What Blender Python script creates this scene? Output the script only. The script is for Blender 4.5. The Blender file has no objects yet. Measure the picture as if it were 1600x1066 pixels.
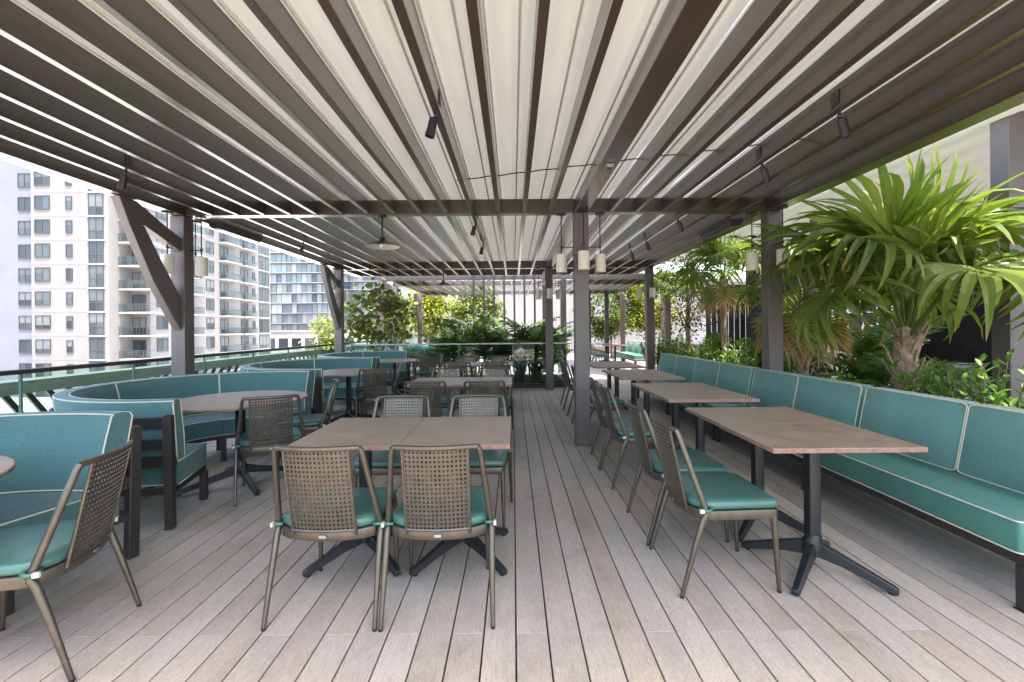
import bpy, bmesh, math, random
from mathutils import Vector, Matrix, Euler
R = math.radians
PI = math.pi
random.seed(7)
sc = bpy.context.scene
COL = sc.collection

# ------------------------------------------------------------------ camera
cam_d = bpy.data.cameras.new('camera')
cam = bpy.data.objects.new('camera', cam_d)
COL.objects.link(cam)
cam_d.sensor_width = 36.0
cam_d.lens = 16.0
cam_d.shift_x = -0.00125
cam_d.shift_y = -0.0119
cam_d.clip_start = 0.05
cam_d.clip_end = 1500
cam.matrix_world = Matrix.Translation((0, 0, 1.35)) @ Matrix.Rotation(PI / 2, 4, 'X') @ Matrix.Rotation(R(-0.5), 4, 'Z')
sc.camera = cam

# ------------------------------------------------------------------ world, sun, exposure
SUN_EL, SUN_AZ = R(74), R(145)          # azimuth clockwise from +Y
w = bpy.data.worlds.new('World')
sc.world = w
w.use_nodes = True
wn = w.node_tree
for n in list(wn.nodes):
    wn.nodes.remove(n)
sky = wn.nodes.new('ShaderNodeTexSky')
sky.sky_type = 'NISHITA'
sky.sun_disc = False
sky.sun_elevation = SUN_EL
sky.sun_rotation = SUN_AZ
sky.altitude = 0
sky.air_density = 1.0
sky.dust_density = 3.0
sky.ozone_density = 1.0
bg = wn.nodes.new('ShaderNodeBackground')
bg.inputs['Strength'].default_value = 0.15
wo = wn.nodes.new('ShaderNodeOutputWorld')
wn.links.new(sky.outputs[0], bg.inputs[0])
wn.links.new(bg.outputs[0], wo.inputs[0])

sun_d = bpy.data.lights.new('sun', 'SUN')
sun_d.energy = 2.0
sun_d.angle = R(0.53)
sun_d.color = (1.0, 0.955, 0.89)
sun = bpy.data.objects.new('sun', sun_d)
COL.objects.link(sun)
sd = Vector((math.sin(SUN_AZ) * math.cos(SUN_EL), math.cos(SUN_AZ) * math.cos(SUN_EL), math.sin(SUN_EL)))
sun.rotation_euler = sd.to_track_quat('Z', 'Y').to_euler()
sun.location = (20, -20, 40)

vs = sc.view_settings
vs.view_transform = 'Standard'
vs.look = 'None'
vs.exposure = 2.95
vs.gamma = 1.0
vs.use_curve_mapping = False
vs.use_white_balance = True            # camera white balance: daylight shade
vs.white_balance_temperature = 6850
vs.white_balance_tint = 10
cy = sc.cycles
cy.use_denoising = True
cy.max_bounces = 9
cy.diffuse_bounces = 5
cy.glossy_bounces = 4
cy.transmission_bounces = 6
cy.transparent_max_bounces = 24
cy.caustics_reflective = False
cy.caustics_refractive = False
cy.sample_clamp_indirect = 6.0

# ------------------------------------------------------------------ materials
def newmat(name):
    m = bpy.data.materials.new(name)
    m.use_nodes = True
    nt = m.node_tree
    for n in list(nt.nodes):
        nt.nodes.remove(n)
    out = nt.nodes.new('ShaderNodeOutputMaterial')
    return m, nt, out

def node(nt, typ, **kw):
    n = nt.nodes.new(typ)
    for k, v in kw.items():
        if k in n.inputs:
            n.inputs[k].default_value = v
        else:
            setattr(n, k, v)
    return n

def ramp(nt, src, stops):
    r = nt.nodes.new('ShaderNodeValToRGB')
    el = r.color_ramp.elements
    while len(el) < len(stops):
        el.new(0.5)
    for e, (p, c) in zip(el, stops):
        e.position = p
        e.color = (c[0], c[1], c[2], 1)
    nt.links.new(src, r.inputs[0])
    return r.outputs[0]

def pos(nt, scale=(1, 1, 1), rnd=0.0):
    g = nt.nodes.new('ShaderNodeNewGeometry')
    mp = nt.nodes.new('ShaderNodeMapping')
    mp.inputs['Scale'].default_value = scale
    nt.links.new(g.outputs['Position'], mp.inputs['Vector'])
    if rnd:
        oi = nt.nodes.new('ShaderNodeObjectInfo')
        mul = nt.nodes.new('ShaderNodeMath'); mul.operation = 'MULTIPLY'; mul.inputs[1].default_value = rnd
        nt.links.new(oi.outputs['Random'], mul.inputs[0])
        nt.links.new(mul.outputs[0], mp.inputs['Location'])
    return mp.outputs[0]

def noise(nt, vec, scale, detail=4, rough=0.55):
    n = nt.nodes.new('ShaderNodeTexNoise')
    n.inputs['Scale'].default_value = scale
    n.inputs['Detail'].default_value = detail
    n.inputs['Roughness'].default_value = rough
    nt.links.new(vec, n.inputs['Vector'])
    return n.outputs[0]

def mixc(nt, fac, a, b, typ='MIX'):
    m = nt.nodes.new('ShaderNodeMix')
    m.data_type = 'RGBA'
    m.blend_type = typ
    for sock, v in ((m.inputs[0], fac), (m.inputs[6], a), (m.inputs[7], b)):
        if isinstance(v, (int, float)):
            sock.default_value = v
        elif isinstance(v, tuple):
            sock.default_value = (v[0], v[1], v[2], 1)
        else:
            nt.links.new(v, sock)
    return m.outputs[2]

def bump(nt, height, strength, dist=0.01):
    b = nt.nodes.new('ShaderNodeBump')
    b.inputs['Strength'].default_value = strength
    b.inputs['Distance'].default_value = dist
    nt.links.new(height, b.inputs['Height'])
    return b.outputs[0]

def principled(nt, out, color, rough=0.5, metal=0.0, spec=0.5, normal=None, coat=0.0, sheen=0.0):
    p = nt.nodes.new('ShaderNodeBsdfPrincipled')
    if isinstance(color, tuple):
        p.inputs['Base Color'].default_value = (*color, 1)
    else:
        nt.links.new(color, p.inputs['Base Color'])
    if isinstance(rough, (int, float)):
        p.inputs['Roughness'].default_value = rough
    else:
        nt.links.new(rough, p.inputs['Roughness'])
    p.inputs['Metallic'].default_value = metal
    p.inputs['Specular IOR Level'].default_value = spec
    p.inputs['Coat Weight'].default_value = coat
    p.inputs['Coat Roughness'].default_value = 0.2
    p.inputs['Coat IOR'].default_value = 1.6
    p.inputs['Sheen Weight'].default_value = sheen
    if normal is not None:
        nt.links.new(normal, p.inputs['Normal'])
    nt.links.new(p.outputs[0], out.inputs[0])
    return p

def simple(name, color, rough=0.5, metal=0.0, spec=0.5, var=0.12, vscale=6.0, bumps=0.0, bscale=300.0, coat=0.0, sheen=0.0, stretch=(1, 1, 1)):
    m, nt, out = newmat(name)
    v = pos(nt, stretch)
    n = noise(nt, v, vscale)
    lo = tuple(c * (1 - var) for c in color)
    hi = tuple(min(1, c * (1 + var)) for c in color)
    c = ramp(nt, n, [(0.3, lo), (0.7, hi)])
    nm = None
    if bumps:
        nm = bump(nt, noise(nt, v, bscale, 2), bumps, 0.002)
    principled(nt, out, c, rough, metal, spec, nm, coat, sheen)
    return m

M = {}
M['paint'] = simple('bronze_powder_coat', (0.048, 0.032, 0.024), 0.34, 0.0, 0.5, 0.10, 3.0, 0.04, 500, 0.75)
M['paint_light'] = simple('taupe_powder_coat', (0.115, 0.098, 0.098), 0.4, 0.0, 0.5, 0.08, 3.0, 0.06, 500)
M['black'] = simple('black_metal', (0.012, 0.013, 0.016), 0.38, 0.0, 0.5, 0.2, 8.0, 0.05, 600)
M['frame_dark'] = simple('dark_brown_metal', (0.028, 0.024, 0.023), 0.45, 0.0, 0.5, 0.15, 8.0, 0.05, 500)
M['bronze'] = simple('brushed_bronze_metal', (0.116, 0.099, 0.078), 0.40, 0.7, 0.5, 0.14, 20.0, 0.08, 700)
M['vinyl'] = simple('teal_vinyl', (0.048, 0.136, 0.108), 0.34, 0.0, 0.5, 0.10, 5.0, 0.12, 60, 0.08)
M['piping'] = simple('cream_piping', (0.54, 0.50, 0.40), 0.7, 0, 0.3, 0.06, 30)
M['white_shade'] = simple('white_lamp_shade', (0.72, 0.70, 0.64), 0.5, 0, 0.4, 0.04, 10)
M['white_metal'] = simple('white_batten', (0.78, 0.77, 0.72), 0.45, 0, 0.5, 0.05, 5)
M['silver'] = simple('grey_metal', (0.32, 0.33, 0.34), 0.35, 0.7, 0.5, 0.1, 10)
M['edge'] = simple('reddish_table_edge', (0.235, 0.128, 0.098), 0.55, 0, 0.4, 0.25, 40)
M['soil'] = simple('planter_soil', (0.045, 0.032, 0.023), 0.95, 0, 0.2, 0.5, 40, 0.6, 60)
M['stone'] = simple('beige_counter_stone', (0.50, 0.41, 0.29), 0.6, 0, 0.4, 0.10, 12)
M['dark_void'] = simple('dark_interior', (0.012, 0.012, 0.013), 0.6, 0, 0.3, 0.3, 3)
M['gasket'] = simple('glass_edge', (0.10, 0.20, 0.18), 0.25, 0, 0.5, 0.1, 10)
M['lattice'] = simple('sage_grey_parapet', (0.095, 0.112, 0.102), 0.55, 0, 0.4, 0.10, 4)
M['white_wall'] = simple('white_stucco', (0.205, 0.194, 0.186), 0.85, 0, 0.25, 0.05, 0.6, 0.15, 8)
M['far_stucco'] = simple('pale_pink_stucco', (0.225, 0.208, 0.205), 0.85, 0, 0.25, 0.06, 0.5)
M['stucco_shade_joint'] = simple('shade_and_joint_stucco', (0.165, 0.17, 0.195), 0.85, 0, 0.25, 0.05, 0.6)  # bluish shade of the side wing put into the colour; also wall joints
M['slab'] = simple('white_concrete_slab', (0.30, 0.295, 0.285), 0.8, 0, 0.3, 0.06, 1.0)
M['winframe'] = simple('dark_window_frame', (0.045, 0.05, 0.055), 0.45, 0, 0.5, 0.1, 2)
M['asphalt'] = simple('street_asphalt', (0.055, 0.055, 0.057), 0.9, 0, 0.3, 0.25, 0.5)
M['plaza'] = simple('pale_plaza_paving', (0.30, 0.285, 0.26), 0.85, 0, 0.3, 0.12, 0.08)
M['bounce_white'] = simple('bounce_sheet_white', (0.62, 0.60, 0.56), 0.8, 0, 0.3, 0.10, 0.3)  # for the added sheet that reflects sun up to the joists
M['concrete'] = simple('pale_concrete', (0.42, 0.40, 0.375), 0.85, 0, 0.3, 0.10, 1.2)
M['bark'] = simple('grey_brown_bark', (0.19, 0.145, 0.11), 0.9, 0, 0.2, 0.4, 30, 0.6, 40)
M['fibre'] = simple('palm_fibre', (0.30, 0.215, 0.155), 0.92, 0, 0.2, 0.45, 28, 0.8, 60, stretch=(1, 1, 0.35))
M['stake'] = simple('timber_stake', (0.33, 0.22, 0.15), 0.8, 0, 0.3, 0.25, 15, stretch=(1, 1, 0.2))
M['wood_dark'] = simple('dark_louver', (0.055, 0.046, 0.044), 0.6, 0, 0.4, 0.2, 6)
M['tag'] = simple('cream_strap', (0.60, 0.54, 0.40), 0.7, 0, 0.3, 0.1, 30)

def mat_deck():
    m, nt, out = newmat('weathered_composite_decking')
    v = pos(nt, (1, 1, 1), 37.0)
    vg = pos(nt, (1, 0.07, 1), 37.0)
    vs2 = pos(nt, (1, 0.25, 1), 11.0)
    oi = nt.nodes.new('ShaderNodeObjectInfo')
    base = ramp(nt, oi.outputs['Random'], [(0.0, (0.395, 0.332, 0.268)), (0.35, (0.440, 0.374, 0.307)), (0.7, (0.460, 0.397, 0.332)), (1.0, (0.410, 0.335, 0.262))])
    g = noise(nt, vg, 230, 4, 0.75)
    gr = ramp(nt, g, [(0.28, (0.66, 0.65, 0.64)), (0.5, (1.0, 1.0, 1.0)), (0.75, (1.16, 1.15, 1.14))])
    c = mixc(nt, 0.85, base, gr, 'MULTIPLY')
    b = noise(nt, vs2, 5, 5, 0.6)
    br = ramp(nt, b, [(0.3, (0.84, 0.83, 0.84)), (0.55, (1.0, 1.0, 1.0)), (0.8, (1.10, 1.06, 1.02))])
    c = mixc(nt, 0.9, c, br, 'MULTIPLY')
    sp = noise(nt, pos(nt, (1, 0.5, 1), 37.0), 150, 3, 0.75)
    spr = ramp(nt, sp, [(0.25, (0.70, 0.69, 0.68)), (0.5, (1, 1, 1)), (0.75, (1.18, 1.17, 1.16))])
    c = mixc(nt, 0.75, c, spr, 'MULTIPLY')
    st_ = noise(nt, pos(nt, (1, 0.7, 1)), 1.7, 6, 0.68)
    str_ = ramp(nt, st_, [(0.34, (0.80, 0.78, 0.76)), (0.47, (0.98, 0.98, 0.98)), (0.62, (1.0, 1.0, 1.0)), (0.78, (1.10, 1.09, 1.08))])
    c = mixc(nt, 0.9, c, str_, 'MULTIPLY')
    nm = bump(nt, g, 0.30, 0.003)
    rr = ramp(nt, b, [(0.3, (0.52, 0.52, 0.52)), (0.7, (0.70, 0.70, 0.70))])
    principled(nt, out, c, rr, 0, 0.35, nm)
    return m
M['deck'] = mat_deck()

def mat_fabric(name, col):
    m, nt, out = newmat(name)
    v = pos(nt)
    n1 = noise(nt, pos(nt, (1, 1, 0.15)), 420, 2, 0.7)
    n2 = noise(nt, pos(nt, (0.15, 0.15, 1)), 420, 2, 0.7)
    wv = nt.nodes.new('ShaderNodeMath'); wv.operation = 'ADD'
    nt.links.new(n1, wv.inputs[0]); nt.links.new(n2, wv.inputs[1])
    c = ramp(nt, wv.outputs[0], [(0.36, tuple(c * 0.74 for c in col)), (0.5, col), (0.64, tuple(c * 1.3 for c in col))])
    # ramp input spans 0..2, scale down
    sc_ = nt.nodes.new('ShaderNodeMath'); sc_.operation = 'MULTIPLY'; sc_.inputs[1].default_value = 0.5
    nt.links.new(wv.outputs[0], sc_.inputs[0])
    for l in list(nt.links):
        if l.to_node.type == 'VALTORGB':
            nt.links.remove(l)
    for n in nt.nodes:
        if n.type == 'VALTORGB':
            nt.links.new(sc_.outputs[0], n.inputs[0])
    big = noise(nt, v, 2.2, 3)
    br = ramp(nt, big, [(0.3, (0.88, 0.9, 0.9)), (0.7, (1.08, 1.06, 1.06))])
    c = mixc(nt, 0.8, c, br, 'MULTIPLY')
    b1 = nt.nodes.new('ShaderNodeBump'); b1.inputs['Strength'].default_value = 0.22; b1.inputs['Distance'].default_value = 0.03
    nt.links.new(noise(nt, v, 5.5, 3), b1.inputs['Height'])
    b2 = nt.nodes.new('ShaderNodeBump'); b2.inputs['Strength'].default_value = 0.25; b2.inputs['Distance'].default_value = 0.002
    nt.links.new(sc_.outputs[0], b2.inputs['Height']); nt.links.new(b1.outputs[0], b2.inputs['Normal'])
    nm = b2.outputs[0]
    principled(nt, out, c, 0.85, 0, 0.2, nm, 0, 0.15)
    return m
M['fabric'] = mat_fabric('teal_woven_fabric', (0.064, 0.148, 0.146))
M['fabric_bench'] = mat_fabric('lightened_sea_green_fabric', (0.125, 0.265, 0.240))  # greyer sea green, also lightened to stand in for weak side light

def mat_seat_fabric():
    m, nt, out = newmat('teal_coated_upholstery')
    v = pos(nt)
    n = noise(nt, v, 3.0, 3)
    c = ramp(nt, n, [(0.3, (0.056, 0.166, 0.132)), (0.7, (0.070, 0.198, 0.157))])
    nm = bump(nt, noise(nt, pos(nt, (1, 0.6, 1)), 7, 3), 0.30, 0.02)
    principled(nt, out, c, 0.48, 0, 0.4, nm)
    return m
M['seatfab'] = mat_seat_fabric()

def mat_table():
    m, nt, out = newmat('taupe_stone_table_top')
    v = pos(nt, (1, 1, 1), 21.0)
    n = noise(nt, v, 9, 6, 0.65)
    n2 = noise(nt, v, 70, 3, 0.7)
    c = ramp(nt, n, [(0.28, (0.225, 0.152, 0.098)), (0.5, (0.288, 0.204, 0.136)), (0.72, (0.350, 0.260, 0.182))])
    sp = ramp(nt, n2, [(0.3, (0.85, 0.84, 0.83)), (0.6, (1.06, 1.06, 1.06))])
    c = mixc(nt, 0.7, c, sp, 'MULTIPLY')
    rr = ramp(nt, n, [(0.3, (0.36, 0.36, 0.36)), (0.7, (0.50, 0.50, 0.50))])
    principled(nt, out, c, rr, 0, 0.45, bump(nt, n2, 0.06, 0.002))
    return m
M['table'] = mat_table()

def mat_canopy():
    m, nt, out = newmat('white_canopy_fabric')
    v = pos(nt, (1, 0.2, 1))
    n = noise(nt, v, 6, 4)
    c = ramp(nt, n, [(0.3, (0.54, 0.545, 0.495)), (0.7, (0.60, 0.605, 0.555))])
    d = node(nt, 'ShaderNodeBsdfDiffuse'); nt.links.new(c, d.inputs[0])
    t = node(nt, 'ShaderNodeBsdfTranslucent'); nt.links.new(c, t.inputs[0])
    mx = nt.nodes.new('ShaderNodeMixShader'); mx.inputs[0].default_value = 0.068
    nt.links.new(d.outputs[0], mx.inputs[1]); nt.links.new(t.outputs[0], mx.inputs[2])
    nt.links.new(mx.outputs[0], out.inputs[0])
    return m
M['canopy'] = mat_canopy()

def mat_glass(name, tint, refl=1.0):
    m, nt, out = newmat(name)
    tr = node(nt, 'ShaderNodeBsdfTransparent'); tr.inputs[0].default_value = (*tint, 1)
    gl = node(nt, 'ShaderNodeBsdfGlossy'); gl.inputs['Roughness'].default_value = 0.01
    lw_ = nt.nodes.new('ShaderNodeLayerWeight')
    pw = nt.nodes.new('ShaderNodeMath'); pw.operation = 'POWER'; pw.inputs[1].default_value = 5.0
    nt.links.new(lw_.outputs['Facing'], pw.inputs[0])
    ml = nt.nodes.new('ShaderNodeMath'); ml.operation = 'MULTIPLY_ADD'; ml.inputs[1].default_value = 0.85; ml.inputs[2].default_value = 0.03
    nt.links.new(pw.outputs[0], ml.inputs[0])
    mx = nt.nodes.new('ShaderNodeMixShader')
    nt.links.new(ml.outputs[0], mx.inputs[0])
    nt.links.new(tr.outputs[0], mx.inputs[1]); nt.links.new(gl.outputs[0], mx.inputs[2])
    nt.links.new(mx.outputs[0], out.inputs[0])
    return m
M['glass'] = mat_glass('pale_green_glass', (0.80, 0.90, 0.865))

def mat_pane(name, cols, rough=0.06, spec=0.9):
    m, nt, out = newmat(name)
    oi = nt.nodes.new('ShaderNodeObjectInfo')
    c = ramp(nt, oi.outputs['Random'], cols)
    n = noise(nt, pos(nt, (1, 1, 1)), 0.9, 2)
    principled(nt, out, c, rough, 0, spec, bump(nt, n, 0.12, 0.1))
    return m
M['pane'] = mat_pane('apartment_window_pane', [(0, (0.018, 0.024, 0.03)), (0.4, (0.04, 0.05, 0.062)), (0.75, (0.075, 0.088, 0.10)), (1, (0.025, 0.03, 0.034))], 0.12, 0.35)
M['tower_core'] = simple('blue_grey_cladding', (0.16, 0.185, 0.21), 0.5, 0, 0.5, 0.2, 0.4)
M['tower_pane'] = mat_pane('blue_tower_pane', [(0, (0.09, 0.12, 0.15)), (0.3, (0.15, 0.19, 0.22)), (0.6, (0.30, 0.33, 0.34)), (0.8, (0.12, 0.17, 0.21)), (1, (0.36, 0.37, 0.37))], 0.05, 1.0)
M['blind_a'] = simple('grey_blind', (0.075, 0.082, 0.09), 0.5, 0, 0.5, 0.1, 1.0)
M['blind_b'] = simple('pale_blind', (0.12, 0.125, 0.13), 0.5, 0, 0.5, 0.1, 1.0)
M['rail_glass'] = mat_glass('balcony_glass', (0.80, 0.85, 0.86))

def mat_leaf(name, c0, c1, trans=0.3, rough=0.45, tip=None, spec=0.35):
    m, nt, out = newmat(name)
    g = nt.nodes.new('ShaderNodeNewGeometry')
    mid = tuple((a + b) / 2 for a, b in zip(c0, c1))
    c = ramp(nt, g.outputs['Random Per Island'], [(0, c0), (0.5, mid), (1, c1)])
    oi = nt.nodes.new('ShaderNodeObjectInfo')
    ov = ramp(nt, oi.outputs['Random'], [(0, (0.82, 0.86, 0.82)), (1, (1.15, 1.1, 1.1))])
    c = mixc(nt, 0.8, c, ov, 'MULTIPLY')
    if tip:
        at = nt.nodes.new('ShaderNodeAttribute'); at.attribute_name = 'tip'
        f = ramp(nt, at.outputs['Fac'], [(tip[0], (0, 0, 0)), (tip[1], (1, 1, 1))])
        c = mixc(nt, f, c, tip[2])
    p = nt.nodes.new('ShaderNodeBsdfPrincipled')
    nt.links.new(c, p.inputs['Base Color'])
    p.inputs['Roughness'].default_value = rough
    p.inputs['Specular IOR Level'].default_value = spec
    t = node(nt, 'ShaderNodeBsdfTranslucent')
    c2 = mixc(nt, 1.0, c, (1.15, 1.25, 0.6), 'MULTIPLY')
    nt.links.new(c2, t.inputs[0])
    mx = nt.nodes.new('ShaderNodeMixShader'); mx.inputs[0].default_value = trans
    nt.links.new(p.outputs[0], mx.inputs[1]); nt.links.new(t.outputs[0], mx.inputs[2])
    nt.links.new(mx.outputs[0], out.inputs[0])
    return m
M['fan'] = mat_leaf('fan_palm_leaf', (0.100, 0.160, 0.028), (0.200, 0.255, 0.065), 0.45, 0.38, (0.84, 1.0, (0.32, 0.22, 0.08)))
M['fan_old'] = mat_leaf('drying_fan_palm_leaf', (0.10, 0.16, 0.03), (0.20, 0.22, 0.05), 0.3, 0.5, (0.42, 0.66, (0.42, 0.27, 0.12)))
M['petiole'] = simple('palm_petiole', (0.20, 0.24, 0.06), 0.5, 0, 0.4, 0.2, 12)
M['areca'] = mat_leaf('areca_palm_leaf', (0.040, 0.090, 0.016), (0.115, 0.190, 0.036), 0.34, 0.38)
M['shrub'] = mat_leaf('glossy_shrub_leaf', (0.075, 0.16, 0.026), (0.16, 0.26, 0.055), 0.35, 0.38)
M['seagrape'] = mat_leaf('sea_grape_leaf', (0.035, 0.085, 0.018), (0.20, 0.19, 0.04), 0.32, 0.4)
M['yellow_leaf'] = mat_leaf('yellow_green_leaf', (0.16, 0.20, 0.022), (0.30, 0.30, 0.04), 0.4, 0.5)
M['green_leaf'] = mat_leaf('light_green_leaf', (0.085, 0.13, 0.025), (0.19, 0.23, 0.05), 0.4, 0.5)
M['olive_leaf'] = mat_leaf('small_olive_leaf', (0.035, 0.055, 0.018), (0.085, 0.10, 0.03), 0.3, 0.5)
M['grass'] = mat_leaf('dark_grass_blade', (0.030, 0.055, 0.025), (0.07, 0.095, 0.05), 0.25, 0.5)

# ------------------------------------------------------------------ mesh helpers
class MB:
    def __init__(s):
        s.v = []; s.f = []; s.a = None
    def add(s, vs, fs):
        o = len(s.v)
        s.v += [tuple(p) for p in vs]
        s.f += [tuple(i + o for i in f) for f in fs]
        return s
    def box(s, x0, x1, y0, y1, z0, z1):
        return s.add([(x0, y0, z0), (x1, y0, z0), (x1, y1, z0), (x0, y1, z0), (x0, y0, z1), (x1, y0, z1), (x1, y1, z1), (x0, y1, z1)],
                     [(3, 2, 1, 0), (4, 5, 6, 7), (0, 1, 5, 4), (1, 2, 6, 5), (2, 3, 7, 6), (3, 0, 4, 7)])
    def bar(s, a, b, wd, ht, up=(0, 0, 1)):
        a = Vector(a); b = Vector(b); d = (b - a).normalized()
        sd_ = d.cross(Vector(up))
        if sd_.length < 1e-4:
            sd_ = d.cross(Vector((1, 0, 0)))
        sd_.normalize(); u = sd_.cross(d).normalized()
        vs = []
        for p in (a, b):
            for i, j in ((-1, -1), (1, -1), (1, 1), (-1, 1)):
                vs.append(p + sd_ * (i * wd / 2) + u * (j * ht / 2))
        return s.add(vs, [(0, 1, 2, 3), (7, 6, 5, 4), (0, 4, 5, 1), (1, 5, 6, 2), (2, 6, 7, 3), (3, 7, 4, 0)])
    def prism(s, pts, axis, a, b):
        def P(p, t):
            return {'x': (t, p[0], p[1]), 'y': (p[0], t, p[1]), 'z': (p[0], p[1], t)}[axis]
        n = len(pts)
        vs = [P(p, a) for p in pts] + [P(p, b) for p in pts]
        fs = [tuple(range(n - 1, -1, -1)), tuple(range(n, 2 * n))]
        for i in range(n):
            j = (i + 1) % n
            fs.append((i, j, j + n, i + n))
        return s.add(vs, fs)
    def tube(s, path, r, n=8, closed=False):
        P = [Vector(p) for p in path]
        m = len(P)
        rr = r if isinstance(r, (list, tuple)) else [r] * m
        rings = []
        prev = None
        for i in range(m):
            if closed:
                t = (P[(i + 1) % m] - P[i - 1])
            else:
                t = P[min(i + 1, m - 1)] - P[max(i - 1, 0)]
            t.normalize()
            if prev is None:
                u = t.cross(Vector((0, 0, 1)))
                if u.length < 0.05:
                    u = t.cross(Vector((0, 1, 0)))
            else:
                u = prev - t * prev.dot(t)
                if u.length < 1e-5:
                    u = t.cross(Vector((0.3, 0.5, 0.8)))
            u.normalize(); prev = u
            v_ = t.cross(u)
            rings.append([P[i] + (u * math.cos(2 * PI * k / n) + v_ * math.sin(2 * PI * k / n)) * rr[i] for k in range(n)])
        vs = [p for ring in rings for p in ring]
        fs = []
        last = m if closed else m - 1
        for i in range(last):
            j = (i + 1) % m
            for k in range(n):
                l = (k + 1) % n
                fs.append((i * n + k, i * n + l, j * n + l, j * n + k))
        if not closed:
            fs.append(tuple(range(n - 1, -1, -1)))
            fs.append(tuple((m - 1) * n + k for k in range(n)))
        return s.add(vs, fs)
    def lathe(s, prof, n=20, c=(0, 0, 0), capb=True, capt=True):
        vs = []
        for r_, z in prof:
            for k in range(n):
                a = 2 * PI * k / n
                vs.append((c[0] + r_ * math.cos(a), c[1] + r_ * math.sin(a), c[2] + z))
        fs = []
        for i in range(len(prof) - 1):
            for k in range(n):
                l = (k + 1) % n
                fs.append((i * n + k, i * n + l, (i + 1) * n + l, (i + 1) * n + k))
        if capb:
            fs.append(tuple(range(n - 1, -1, -1)))
        if capt:
            fs.append(tuple((len(prof) - 1) * n + k for k in range(n)))
        return s.add(vs, fs)
    def mesh(s, name, mat, smooth=False, bevel=0, seg=2, recalc=True, off=(0, 0, 0)):
        me = bpy.data.meshes.new(name)
        vs = [(p[0] - off[0], p[1] - off[1], p[2] - off[2]) for p in s.v] if any(off) else s.v
        me.from_pydata(vs, [], s.f)
        if recalc or bevel:
            bm = bmesh.new(); bm.from_mesh(me)
            if recalc:
                bmesh.ops.recalc_face_normals(bm, faces=bm.faces)
            if bevel:
                ed = [e for e in bm.edges if len(e.link_faces) == 2 and e.calc_face_angle(0) > 0.5]
                bmesh.ops.bevel(bm, geom=ed, offset=bevel, segments=seg, profile=0.5, affect='EDGES', clamp_overlap=True)
            bm.to_mesh(me); bm.free()
        if s.a is not None:
            at = me.attributes.new('tip', 'FLOAT', 'POINT')
            at.data.foreach_set('value', s.a)
        me.materials.append(M[mat])
        if smooth:
            me.polygons.foreach_set('use_smooth', [True] * len(me.polygons))
            if smooth == 'auto':
                me.set_sharp_from_angle(angle=R(40))
        return me
    def build(s, name, mat, parent=None, smooth=False, bevel=0, seg=2, recalc=True):
        off = (0, 0, 0)
        if parent is not None and parent.get('_w'):
            off = parent['_w']
        me = s.mesh(name, mat, smooth, bevel, seg, recalc, off)
        o = link(name, me, parent)
        if parent is not None and parent.get('_w'):
            o['_w'] = parent['_w']
        return o

def link(name, me, parent=None, loc=None, rot=None, scale=None):
    o = bpy.data.objects.new(name, me)
    COL.objects.link(o)
    o.parent = parent
    if loc is not None: o.location = loc
    if rot is not None: o.rotation_euler = rot
    if scale is not None: o.scale = scale
    return o

def tag(o, label, cat, group=None, kind=None):
    o['label'] = label; o['category'] = cat
    if group: o['group'] = group
    if kind: o['kind'] = kind
    return o

def thing(name, label, cat, loc=(0, 0, 0), rz=0.0, group=None, world=False):
    o = bpy.data.objects.new(name, None)
    COL.objects.link(o)
    o.empty_display_size = 0.2
    o.location = loc
    o.rotation_euler = (0, 0, rz)
    tag(o, label, cat, group)
    if world:
        o['_w'] = list(loc)       # children are given in world coordinates
    return o

def struct(o, kind='structure'):
    o['kind'] = kind
    return o

def copy_tree(src, loc, rz=0.0, label=None, parent=None, scale=None):
    c = src.copy(); COL.objects.link(c)
    c.parent = parent
    if parent is None:
        c.location = loc; c.rotation_euler = (0, 0, rz)
        if label: c['label'] = label
        if scale: c.scale = scale
    for ch in src.children:
        copy_tree(ch, None, parent=c)
    return c

def rr_outline(hx, hy, r, n=5, cx=0, cy=0):
    pts = []
    for sx, sy, a0 in ((1, 1, 0), (-1, 1, 90), (-1, -1, 180), (1, -1, 270)):
        for k in range(n + 1):
            a = R(a0 + 90 * k / n)
            pts.append((cx + sx * (hx - r) + r * math.cos(a), cy + sy * (hy - r) + r * math.sin(a)))
    return pts

# ------------------------------------------------------------------ deck
deck_base = MB().box(-4.25, 3.2, -9, 12.4, -0.4, -0.027).box(-4.25, 5.4, 12.401, 24, -0.4, -0.027).build('deck_floor', 'dark_void')
struct(deck_base)
PITCH = 0.142
SEG = 3.66
plank_mesh = {}
def plank(L):
    k = round(L, 3)
    if k not in plank_mesh:
        plank_mesh[k] = MB().box(-0.0674, 0.0674, 0, L, -0.024, 0).mesh('deck_plank', 'deck', bevel=0.0015, seg=1)
    return plank_mesh[k]
far = MB()
for i in range(-29, 22):
    for k in range(2):
        far.box((i + 0.5) * PITCH - 0.0674, (i + 0.5) * PITCH + 0.0674, -8.95 + k * 3.9, -8.95 + k * 3.9 + 3.89, -0.024, 0)
i0, i1 = -29, 21
for i in range(i0, i1 + 1):
    xc = (i + 0.5) * PITCH
    start = 2.02 if i % 2 == 0 else 2.02 - SEG / 2
    y = start
    while y > -0.4:
        y -= SEG
    while y < 12.35:
        ya, yb = max(y, -1.2), min(y + SEG, 12.37)
        if yb - ya > 0.05 and yb > 0.2:
            if ya < 9.3:
                link('deck_plank', plank(yb - ya - 0.003), deck_base, (xc, ya, 0))
            else:
                far.box(xc - 0.0674, xc + 0.0674, ya, yb - 0.003, -0.024, 0)
        y += SEG
for i in range(-29, 37):
    xc = (i + 0.5) * PITCH
    for k in range(3):
        far.box(xc - 0.0674, xc + 0.0674, 12.44 + k * 3.85, 12.44 + k * 3.85 + 3.84, -0.024, 0)
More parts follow.
